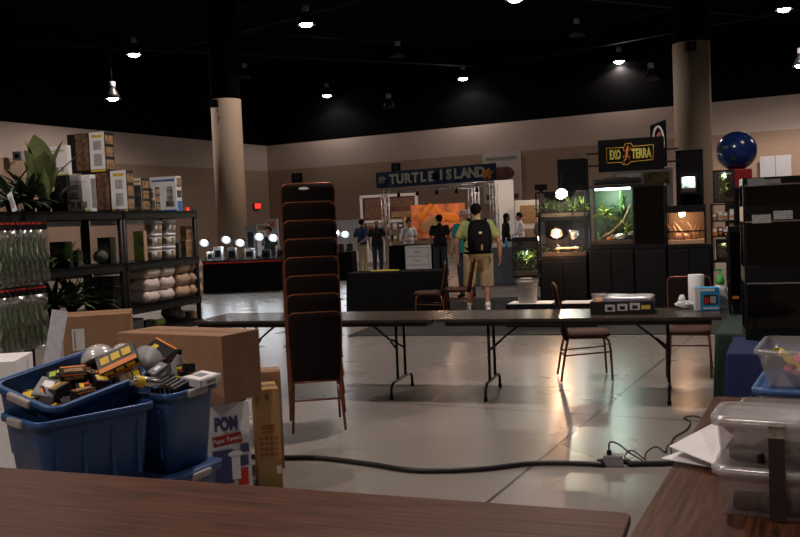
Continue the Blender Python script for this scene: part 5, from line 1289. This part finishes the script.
for i, (px, w_, h_, m, lab) in enumerate(((493, .34, .09, 'white', 'white papers heaped on the grey skirted table, by the man'), (505, .30, .07, 'offwhite', 'pale flat box on the grey skirted table'), (512, .22, .12, 'lightgrey', 'light grey box on the grey skirted table near the planted tank'))):
    p = P(px, 246, 21.9); b = MB(); b.box((0, 0, h_/2), (w_, .3, h_), bev=.01); q = b.build('pack', m); place(q, (p.x, 22.0-(px-500)*.004, .902), R(-12)); tag(q, lab, 'box')
p = P(506, 244, 21.75); t = thing('water_bottle', 'small cyan bottle on the grey skirted table', 'bottle', (p.x, 21.7, .902)); b = MB(); b.lathe([(.035, 0), (.037, .01), (.037, .15), (.015, .19), (.015, .21)], seg=14); b.build('bottle', 'bluebox', t); b = MB(); b.lathe([(.018, .205), (.018, .23)], seg=12); b.build('cap', 'white', t)

# ------------------------------------------------------------------ the banner booth
def lattice(t, p, q, s=.16, n=None, name='truss', r=.016):
    p = Vector(p); q = Vector(q); d = q-p; L = d.length; d.normalize(); u = Vector((0, 0, 1)) if abs(d.z) < .5 else Vector((1, 0, 0)); a = d.cross(u).normalized(); c = d.cross(a)
    n = n or max(3, int(L/.3)); cs = [a*s*i+c*s*j for i, j in ((1, 1), (-1, 1), (-1, -1), (1, -1))]; b = MB()
    for k in cs: b.tube([p+k, q+k], r, 6)
    for f in range(4):
        for i in range(n):
            x0 = p+(q-p)*(i/n); x1 = p+(q-p)*((i+1)/n); b.tube([x0+cs[f], x1+cs[(f+1) % 4]], r*.4, 5)
    return b.build(name, 'alu', t)
pl_ = P(385, 200, 28.4); pr_ = P(494, 200, 26.2); pl_.z = pr_.z = 0
dx = (pr_-pl_); bl = dx.length; ba = math.atan2(dx.y, dx.x); zt_ = P(440, 187, 27.3).z
t = thing('truss_frame', 'aluminium lattice truss frame carrying the blue banner', 'truss frame', pl_, ba)
lattice(t, (0, 0, 0), (0, 0, zt_), .085, 8, 'post'); lattice(t, (bl, 0, 0), (bl, 0, zt_), .085, 8, 'post')
lattice(t, (0, 0, zt_), (bl, 0, zt_), .06, 14, 'beam')
lattice(t, (bl*.62, 1.4, 0), (bl*.62, 1.4, zt_), .12, 8, 'post'); lattice(t, (bl*.62, 0, zt_), (bl*.62, 1.4, zt_), .06, 5, 'beam')
for k in range(5):
    b = MB(); b.lathe([(.05, -.22), (.06, -.2), (.03, -.10), (.01, -.06)], (bl*(.14+.18*k), -.02, zt_), 10); b.build('spotlight', 'black', t)
bzh = P(440, 169, 27.2).z-P(440, 185.5, 27.2).z
t = thing('banner', 'dark blue banner with cream capital letters and sea creatures', 'banner', pl_-dx.normalized()*.22+Vector((0, 0, zt_+.08)), ba)
bw = bl+.40
b = MB(); b.box((bw/2, -.12, bzh/2), (bw, .03, bzh)); b.build('cloth', 'banner', t)
def letters(t, txt, xs, z, size):
    for ch, x in zip(txt, xs):
        b = MB(); text_into(b, ch, size, Matrix.Translation((x, -.14, z)) @ FRONT, .012, bold=.018); b.build('letter', 'cream', t)
letters(t, 'TURTLE', [bw*(.15+.066*k) for k in range(6)], bzh*.48, .40); letters(t, 'ISLAND', [bw*(.565+.063*k) for k in range(6)], bzh*.52, .40)
def turtle(name, x, z, s, m):
    b = MB(); b.ball((x, -.145, z), (.16*s, .012, .12*s), 16, 8); b.ball((x+.19*s, -.145, z+.03*s), (.05*s, .01, .04*s), 10, 6)
    for (a, c) in ((.10, -.13), (-.11, -.12), (.09, .12), (-.12, .10)): b.ball((x+a*s, -.143, z+c*s), (.09*s, .008, .035*s), 10, 6, Matrix.Rotation(R(35 if a*c > 0 else -35), 3, 'Y'))
    b.build(name, m, t)
turtle('orange_turtle_print', bw*.93, bzh*.42, .9, 'orange'); turtle('grey_turtle_print', bw*.055, bzh*.5, .7, 'grey'); turtle('dark_turtle_print', bw*.515, bzh*.5, .7, 'black')
t = stand_board('art_panel', 'glowing orange art panel of sea turtles behind the people', 411, 465, 204, 240, 32.2, 'art', 'picture', prints=(('artd', .0, 1, 0, .06, 'lower_band'),))
for (px, y, rx, rz_, ang, m, nm) in ((430, 224, .48, .22, -35, 'pict2', 'turtle_shell_print'), (424, 212, .40, .10, -50, 'orange', 'flipper_print'), (440, 213, .36, .10, 60, 'orange', 'flipper_print'), (418, 230, .34, .09, 20, 'art', 'flipper_print'), (452, 217, .36, .16, 15, 'orange', 'shell_print'), (458, 228, .26, .12, -20, 'artd', 'shell_print'), (444, 229, .22, .09, 10, 'orange', 'head_print')):
    c = P(px, y, 32.2)-t.location; x = c.x*math.cos(R(20))-c.y*math.sin(R(20))
    b = MB(); b.ball((x, -.028, c.z), (rx, .012, rz_), 18, 8, Matrix.Rotation(R(ang), 3, 'Y')); b.build(nm, m, t)
stand_board('framed_sign', 'wide white framed dark red sign, left under the banner', 361, 417, 195.5, 221, 33.5, 'artd', 'picture', prints=(('pict', .06, .42, .12, .88, 'picture'), ('pict', .5, .95, .55, .88, 'picture'), ('pict2', .55, .9, .14, .36, 'picture')), frame='offwhite')
stand_board('display_board', 'white board below the framed sign, behind the man in navy shirt', 356, 392, 224, 262, 34.2, 'offwhite', prints=(('art', .1, .5, .7, .95, 'picture'),))
stand_board('display_board', 'white panel right of the truss, behind the dark coated person', 496, 514, 180, 250, 30.5, 'white')
stand_board('display_board', 'warm lit board with tan framed picture, left of the glowing terrariums', 516, 541, 200, 252, 29.5, 'offwhite', prints=(('pict2', .2, .85, .55, .9, 'picture'), ('branch', .15, .9, .05, .45, 'lower_picture')))
t = thing('goods_rack', 'small rack of goods under the framed sign beside the white shirted person', 'shelf rack', (P(396, 235, 31).x, 31, 0), R(-15))
for s in (-1, 1): b = MB(); b.box((s*.33, 0, .9), (.04, .4, 1.8)); b.build('side_panel', 'card', t)
for k in range(5): b = MB(); b.box((0, 0, .15+.4*k), (.62, .4, .03)); b.build('shelf', 'card', t)
for k in range(4):
    for j in range(3):
        hh = .22; pack('small goods packet, %s on shelf %s of the rack under the framed sign' % (('left', 'middle', 'right')[j], ('one', 'two', 'three', 'four')[k]), (P(396, 235, 31).x-.2+.2*j, 31-.02-.054*j, .17+.4*k+hh/2), (.15, .2, hh), (0, 0, R(-15)), ['pict2', 'offwhite', 'darkmix'][(k+j) % 3], ((0, .5, .6, .7, .4),), 'goods on the small rack', 'packet')
# poster hanging on the back wall
D = wallD(502)-.14; a = P(483, 178, wallD(483)); c = P(522, 178, wallD(522)); w = (c-a).length*.97
t = thing('wall_poster', 'large pale poster with red drawing on the back wall behind the banner end', 'poster', Vector((P(502, 178, D).x, D, P(502, 203, D).z)), dr); hh = P(502, 152, D).z-P(502, 203, D).z
b = MB(); b.box((0, 0, hh/2), (w, .03, hh)); b.build('sheet', 'poster', t)
b = MB(); b.ball((0, -.02, hh*.58), (w*.34, .012, hh*.15), 20, 8); b.build('drawing', 'artd', t)
b = MB(); b.box((-.02, -.02, hh*.88), (w*.8, .012, hh*.05)); b.build('heading', 'grey', t)
for k in range(5): b = MB(); b.box((-w*.36+k*w*.18, -.02, hh*.12), (w*.12, .012, hh*.10)); b.build('small_picture', 'artd', t)
light('booth_light', (P(440, 196, 30.5).x, 30.6, 2.9), 60, (1, .62, .42), .2)
light('booth_light', (P(530, 200, 28).x, 28.2, 2.6), 45, (1, .7, .45), .2)
# ------------------------------------------------------------------ people (facing local +y)
def union(b, name, m, parent, voxel, smooth=4):
    me = bpy.data.meshes.new('tmp'); b.bm.to_mesh(me); b.bm.free()
    o = bpy.data.objects.new('tmp', me); COL.objects.link(o)
    r = o.modifiers.new('r', 'REMESH'); r.mode = 'VOXEL'; r.voxel_size = voxel
    if smooth: q = o.modifiers.new('s', 'SMOOTH'); q.factor = .5; q.iterations = smooth
    bpy.context.view_layer.update()
    out = bpy.data.meshes.new_from_object(o.evaluated_get(bpy.context.evaluated_depsgraph_get()))
    bpy.data.objects.remove(o); bpy.data.meshes.remove(me)
    out.name = name; out.materials.clear(); out.materials.append(M[m] if isinstance(m, str) else m)
    for f in out.polygons: f.use_smooth = True
    n = bpy.data.objects.new(name, out); COL.objects.link(n)
    if parent: n.parent = parent
    return n
def V(*a): return Vector(a)
def person(label, loc, heading, H=1.75, bulk=1.0, shirt='black', trousers='black', hair='hairb', arms=None, legs=None, shorts=False, sleeve=.55, shoes='black', head_turn=0, head_pitch=0, bald=False, skin='skin', long_hair=False, shoe_socks=False):
    k = H/1.75; w = bulk
    t = thing('person', label, 'person', loc, heading, None); t.scale = (k, k, k)
    sh = {-1: V(-.185*(.75+.25*w), -.01, 1.43), 1: V(.185*(.75+.25*w), -.01, 1.43)}
    hip = {-1: V(-.092*w, 0, .92), 1: V(.092*w, 0, .92)}
    A = {-1: (V(-.25*w, -.03, 1.15), V(-.25*w, .06, .92)), 1: (V(.25*w, -.03, 1.15), V(.25*w, .06, .92))}
    if arms: A.update(arms)
    Lg = {-1: (V(-.10*w, .02, .49), V(-.105*w, -.02, .085)), 1: (V(.10*w, .02, .49), V(.105*w, -.02, .085))}
    if legs: Lg.update(legs)
    hc = V(0, .035, 1.635); hr = Matrix.Rotation(R(head_turn), 3, 'Z') @ Matrix.Rotation(R(head_pitch), 3, 'X')
    hp = lambda x, y, z: hc+hr @ V(x, y, z)
    b = MB()
    # trunk
    b.ball((0, -.005, 1.29), (.165*w, .112*w, .20), 18, 12); b.ball((0, .005, 1.08), (.150*w, .108*w**1.3, .17), 18, 12); b.ball((0, -.01, .95), (.165*w, .118*w, .13), 18, 12)
    b.cap((-.12*w, -.01, 1.41), (.12*w, -.01, 1.41), .068, .068); b.cap((0, -.012, 1.42), hc-V(0, .015, .09), .062*w**.5, .054*w**.5)
    # head with nose, jaw, ears
    b.ball(hc+hr @ V(0, -.008, .022), (.074, .092, .092), 18, 12, hr); b.ball(hp(0, .022, -.045), (.056, .062, .068), 14, 10, hr)
    b.cap(hp(0, .086, .012), hp(0, .105, -.022), .009, .014); b.ball(hp(0, .088, -.058), (.024, .009, .007), 10, 6, hr); b.ball(hp(0, .074, -.095), (.022, .018, .016), 10, 6, hr)
    b.ball(hp(0, .078, .038), (.052, .012, .010), 12, 6, hr)
    for s in (-1, 1): b.ball(hp(s*.076, -.008, -.005), (.010, .022, .032), 10, 7, hr)
    for s in (-1, 1):
        e, wr = A[s]; b.cap(sh[s], e, .054*w**.6, .041*w**.6); b.cap(e, wr, .040*w**.6, .027*w**.4)
        d = (wr-e).normalized(); fwd = V(0, 1, 0); sd = d.cross(fwd); sd = sd.normalized() if sd.length > .1 else V(1, 0, 0); nr = sd.cross(d).normalized()
        # palm (broad side along nr), four unequal curled fingers, thumb
        pc = wr+d*.055
        for q in (-.028, -.010, .010, .028): b.cap(wr+nr*q*.6+d*.012, wr+d*.088+nr*q, .0155, .0135, 8)
        inward = sd*(1 if sd.x*s < 0 else -1)
        for q, ln in ((.031, .066), (.0105, .078), (-.0105, .073), (-.031, .056)):
            p0 = wr+d*.085+nr*q; p1 = p0+d*ln*.42+inward*.006; p2 = p1+(d*.8+inward*.6).normalized()*ln*.34; p3 = p2+(d*.4+inward*.9).normalized()*ln*.26
            b.cap(p0, p1, .0095, .009, 8); b.cap(p1, p2, .009, .0082, 8); b.cap(p2, p3, .0082, .007, 8)
        p0 = wr+d*.028+nr*.026; p1 = p0+(d*.55+nr*.8).normalized()*.042; p2 = p1+(d*.9+nr*.25+inward*.2).normalized()*.034
        b.cap(p0, p1, .0125, .0105, 8); b.cap(p1, p2, .0105, .0085, 8)
    for s in (-1, 1):
        kn, an = Lg[s]; b.cap(hip[s], kn, .083*w, .056*w**.5); b.cap(kn, kn.lerp(an, .35), .054*w**.5, .057*w**.5); b.cap(kn.lerp(an, .30), an, .057*w**.5, .036)
        b.cap(an-V(0, .02, .03), an+V(0, .13, -.055), .034, .026)
    body = union(b, 'body', skin, t, .0088, 3)
    # shirt
    b = MB(); g = .014
    b.ball((0, -.005, 1.29), (.165*w+g, .112*w+g, .20), 18, 12); b.ball((0, .005, 1.08), (.150*w+g+.008, .108*w**1.3+g+.006, .17), 18, 12)
    b.rings([[V((.163*w+g)*math.cos(a), (.118*w**1.15+g)*math.sin(a)-.003, z) for a in [2*PI*j/22 for j in range(22)]] for z in (.90, 1.0, 1.15)])
    b.cap((-.12*w, -.01, 1.41), (.12*w, -.01, 1.41), .068+g, .068+g); b.cap((0, -.012, 1.44), (0, -.004, 1.49), .066*w**.5+g*.5, .060*w**.5+g*.4)
    for s in (-1, 1):
        e, wr = A[s]
        if sleeve <= 1: b.cap(sh[s], sh[s].lerp(e, sleeve), .056*w**.6+g, .052*w**.6+g+.006)
        else: b.cap(sh[s], e, .056*w**.6+g, .042*w**.6+g); b.cap(e, e.lerp(wr, .92), .042*w**.6+g, .03+g)
    union(b, 'shirt', shirt, t, .013, 3)
    b = MB(); b.ball((0, -.01, .95), (.165*w+.010, .118*w+.010, .13), 18, 12)
    for s in (-1, 1):
        kn, an = Lg[s]
        if shorts: b.cap(hip[s], hip[s].lerp(kn, .55), .092*w+.012, .088*w+.012); b.cap(hip[s].lerp(kn, .5), kn+V(0, 0, -.02), .088*w+.012, .082*w+.012)
        else: b.cap(hip[s], kn, .085*w+.012, .060*w**.5+.016); b.cap(kn, an+V(0, 0, .0), .060*w**.5+.016, .052+.006)
    union(b, 'trousers', trousers, t, .013, 3)
    b = MB(); b.lathe([(1, .955), (1.02, .958), (1.02, .99), (1, .993)], seg=26, caps=(False, False))
    for v in b.bm.verts: v.co.x *= .165*w+.016; v.co.y = v.co.y*(.118*w+.018)-.008
    b.build('belt', 'black', t, True)
    for s in (-1, 1):
        kn, an = Lg[s]; lift = an.z-.085
        b = MB(); b.cap((an.x, an.y-.045, .042+lift), (an.x, an.y+.02, .05+lift), .040, .042); b.cap((an.x, an.y+.0, .04+lift), (an.x+.004*s, an.y+.155, .032+lift), .042, .034)
        for v in b.bm.verts: v.co.z = max(v.co.z, .004+lift)
        sho = union(b, 'shoe', shoes, t, .011, 2)
        if shoe_socks: b = MB(); b.tube([(an.x, an.y, .07+lift), an.lerp(kn, .14)], [.047, .046], 14); b.build('sock', 'white', t, True)
    # hair
    if not bald:
        b = MB(); b.ball(hp(0, -.018, .040), (.083, .095, .088), 22, 16, hr)
        inv = hr.transposed()
        cut = []
        for v in b.bm.verts:
            q = inv @ (v.co-hc)
            if (q.y > .045 and q.z < .075) or (q.y > -.02 and q.z < .018) or q.z < -.055: cut.append(v)
        bmesh.ops.delete(b.bm, geom=cut, context='VERTS')
        rnd = random.Random(len(label))
        for v in b.bm.verts: v.co += (v.co-hc).normalized()*rnd.uniform(0, .024)
        if long_hair: b.ball(hp(0, -.055, -.07), (.075, .045, .13), 14, 9, hr)
        o = b.build('hair', hair, t, True)
        sm = o.modifiers.new('thick', 'SOLIDIFY'); sm.thickness = .008; sm.offset = -1
    for s in (-1, 1):
        b = MB(); b.ball(hp(s*.031, .077, .012), (.011, .008, .008), 10, 6, hr); b.build('eye', 'black', t)
    return t
M['sh_lime'] = mat('pale_lime_tshirt', (.36, .40, .15), .85, noise=.08, scale=8, bump=.2)
M['khaki'] = mat('khaki_cotton', (.50, .37, .22), .85, noise=.07, scale=8, bump=.2)
M['navy'] = mat('navy_polo', (.016, .034, .11), .85, noise=.1, scale=8)
M['blacksh'] = mat('black_shirt', (.008, .008, .010), .85, noise=.1, scale=8)
M['jeans'] = mat('dark_jeans', (.03, .035, .05), .85, noise=.2, scale=30)
M['teal'] = mat('teal_tshirt', (.02, .24, .24), .85, noise=.08, scale=8)
M['greysh'] = mat('grey_shirt', (.16, .15, .15), .85, noise=.1, scale=8)
M['pack'] = mat('black_backpack_nylon', (.0035, .0035, .005), .85, spec=.1, noise=.3, scale=60)
def at(px, D): p = P(px, 240, D); return (p.x, D, 0)
# the man with the backpack walking away
MD = 15.6
mp = at(477.5, MD); MH = 1.86
stride = {-1: (V(-.11, .10, .50), V(-.11, .16, .085)), 1: (V(.12, .08, .49), V(.12, -.18, .14))}
stride = {1: (V(.02, .06, .49), V(.035, -.12, .10)), -1: (V(-.13, .16, .50), V(-.14, .22, .085))}
man = person('man in lime t-shirt and khaki shorts walking away with a black backpack', mp, R(3), MH, 1.32, 'sh_lime', 'khaki', 'hairb',
             {-1: (V(-.345, -.02, 1.15), V(-.335, .02, .91)), 1: (V(.350, -.02, 1.15), V(.365, .05, .89))}, {1: (V(.135, .03, .49), V(.12, -.10, .10)), -1: (V(-.125, .16, .50), V(-.13, .24, .085))}, True, .62, 'white', -18, -4, shoe_socks=True)
bpk = thing('backpack', 'black backpack worn by the man in the lime t-shirt', 'backpack', mp, R(3)); kk = MH/1.75; bpk.scale = (kk, kk, kk)
b = MB(); rings = []
for (z, w_, d_) in ((.985, .29, .12), (1.0, .35, .16), (1.12, .39, .20), (1.32, .38, .18), (1.44, .33, .14), (1.49, .24, .10), (1.51, .12, .05)):
    rings.append([V(p.x, p.y-.165-d_/2, z) for p in rrect(w_, d_, min(w_, d_)*.38, z, 6)])
b.rings(rings); b.build('bag', 'pack', bpk)
b = MB(); rings = [[V(p.x, p.y-.37, z) for p in rrect(w_, .07, .03, z, 5)] for (z, w_) in ((1.0, .20), (1.02, .235), (1.15, .24), (1.20, .21), (1.215, .12))]; b.rings(rings); pk_ = b.build('front_pocket', 'pack', bpk)
b = MB(); b.box((.0, -.352, 1.30), (.05, .03, .035), bev=.004); b.build('badge', 'lightgrey', bpk)
b = MB(); b.box((.01, -.41, 1.07), (.03, .008, .09)); b.build('zip_tag', 'card', pk_)
for s in (-1, 1):
    b = MB(); b.tube([V(s*.10, -.20, 1.44), V(s*.13, -.11, 1.515), V(s*.14, .0, 1.52), V(s*.15, .10, 1.45), V(s*.165, .165, 1.30), V(s*.20, .12, 1.14), V(s*.205, -.04, 1.06), V(s*.16, -.18, 1.03)], .020, 8); b.build('strap', 'pack', bpk)
hb_ = {-1: (V(-.27, -.08, 1.14), V(-.07, -.17, 1.02)), 1: (V(.27, -.08, 1.14), V(.07, -.17, 1.02))}
person('person in navy polo and pale trousers standing hands behind the back', at(362, 28.6), R(-40), 1.74, 1.0, 'navy', 'khaki', 'hairb', hb_)
person('person in black shirt and dark trousers beside the one in navy polo', at(377, 27.8), R(-20), 1.72, 1.05, 'blacksh', 'jeans', 'hairbr', {1: (V(.27, .02, 1.16), V(.22, .20, 1.05))}, bald=True)
person('person in white t-shirt behind the white drawer unit', at(409, 26.9), R(200), 1.68, .95, 'white', 'jeans', 'hairb', {1: (V(.23, .02, 1.15), V(.16, .22, 1.10)), -1: (V(-.23, .02, 1.15), V(-.14, .22, 1.08))}, head_pitch=-12)
person('person in black shirt and jeans facing the glowing turtle picture', at(440, 24.2), R(5), 1.75, 1.08, 'blacksh', 'jeans', 'hairb', {1: (V(.25, .06, 1.16), V(.12, .22, 1.12))})
person('grey haired person in teal t-shirt half hidden behind the man with the backpack', at(465.5, 18.6), R(150), 1.80, 1.15, 'teal', 'jeans', 'hairg')
person('person in dark jacket standing behind the grey skirted table', at(506.5, 26.5), R(-80), 1.72, .95, 'blacksh', 'black', 'hairb', sleeve=2, long_hair=True, head_pitch=-8)
person('person in white shirt beside the dark jacketed one, behind the skirted table', at(520.5, 27.8), R(80), 1.74, 1.0, 'white', 'jeans', 'hairb', {-1: (V(-.24, .06, 1.16), V(-.14, .28, 1.06))}, sleeve=2, head_pitch=-12)
person('person in grey shirt seen behind the left end of the terrariums', at(543.5, 20.5), R(-60), 1.74, 1.0, 'greysh', 'jeans', 'hairbr', {1: (V(.25, .08, 1.18), V(.14, .26, 1.10))})
person('person in dark clothes behind the desk lamps, just left of the chair stack', at(269.5, 24.2), R(150), 1.62, 1.0, 'blacksh', 'jeans', 'hairb', head_pitch=-15)
scene.world = bpy.data.worlds.new('world'); scene.world.use_nodes = True
scene.world.node_tree.nodes['Background'].inputs[0].default_value = (.01, .01, .012, 1)
vs = scene.view_settings; vs.view_transform = 'Standard'; vs.look = 'None'; vs.exposure = .0; vs.gamma = 1; vs.use_curve_mapping = False
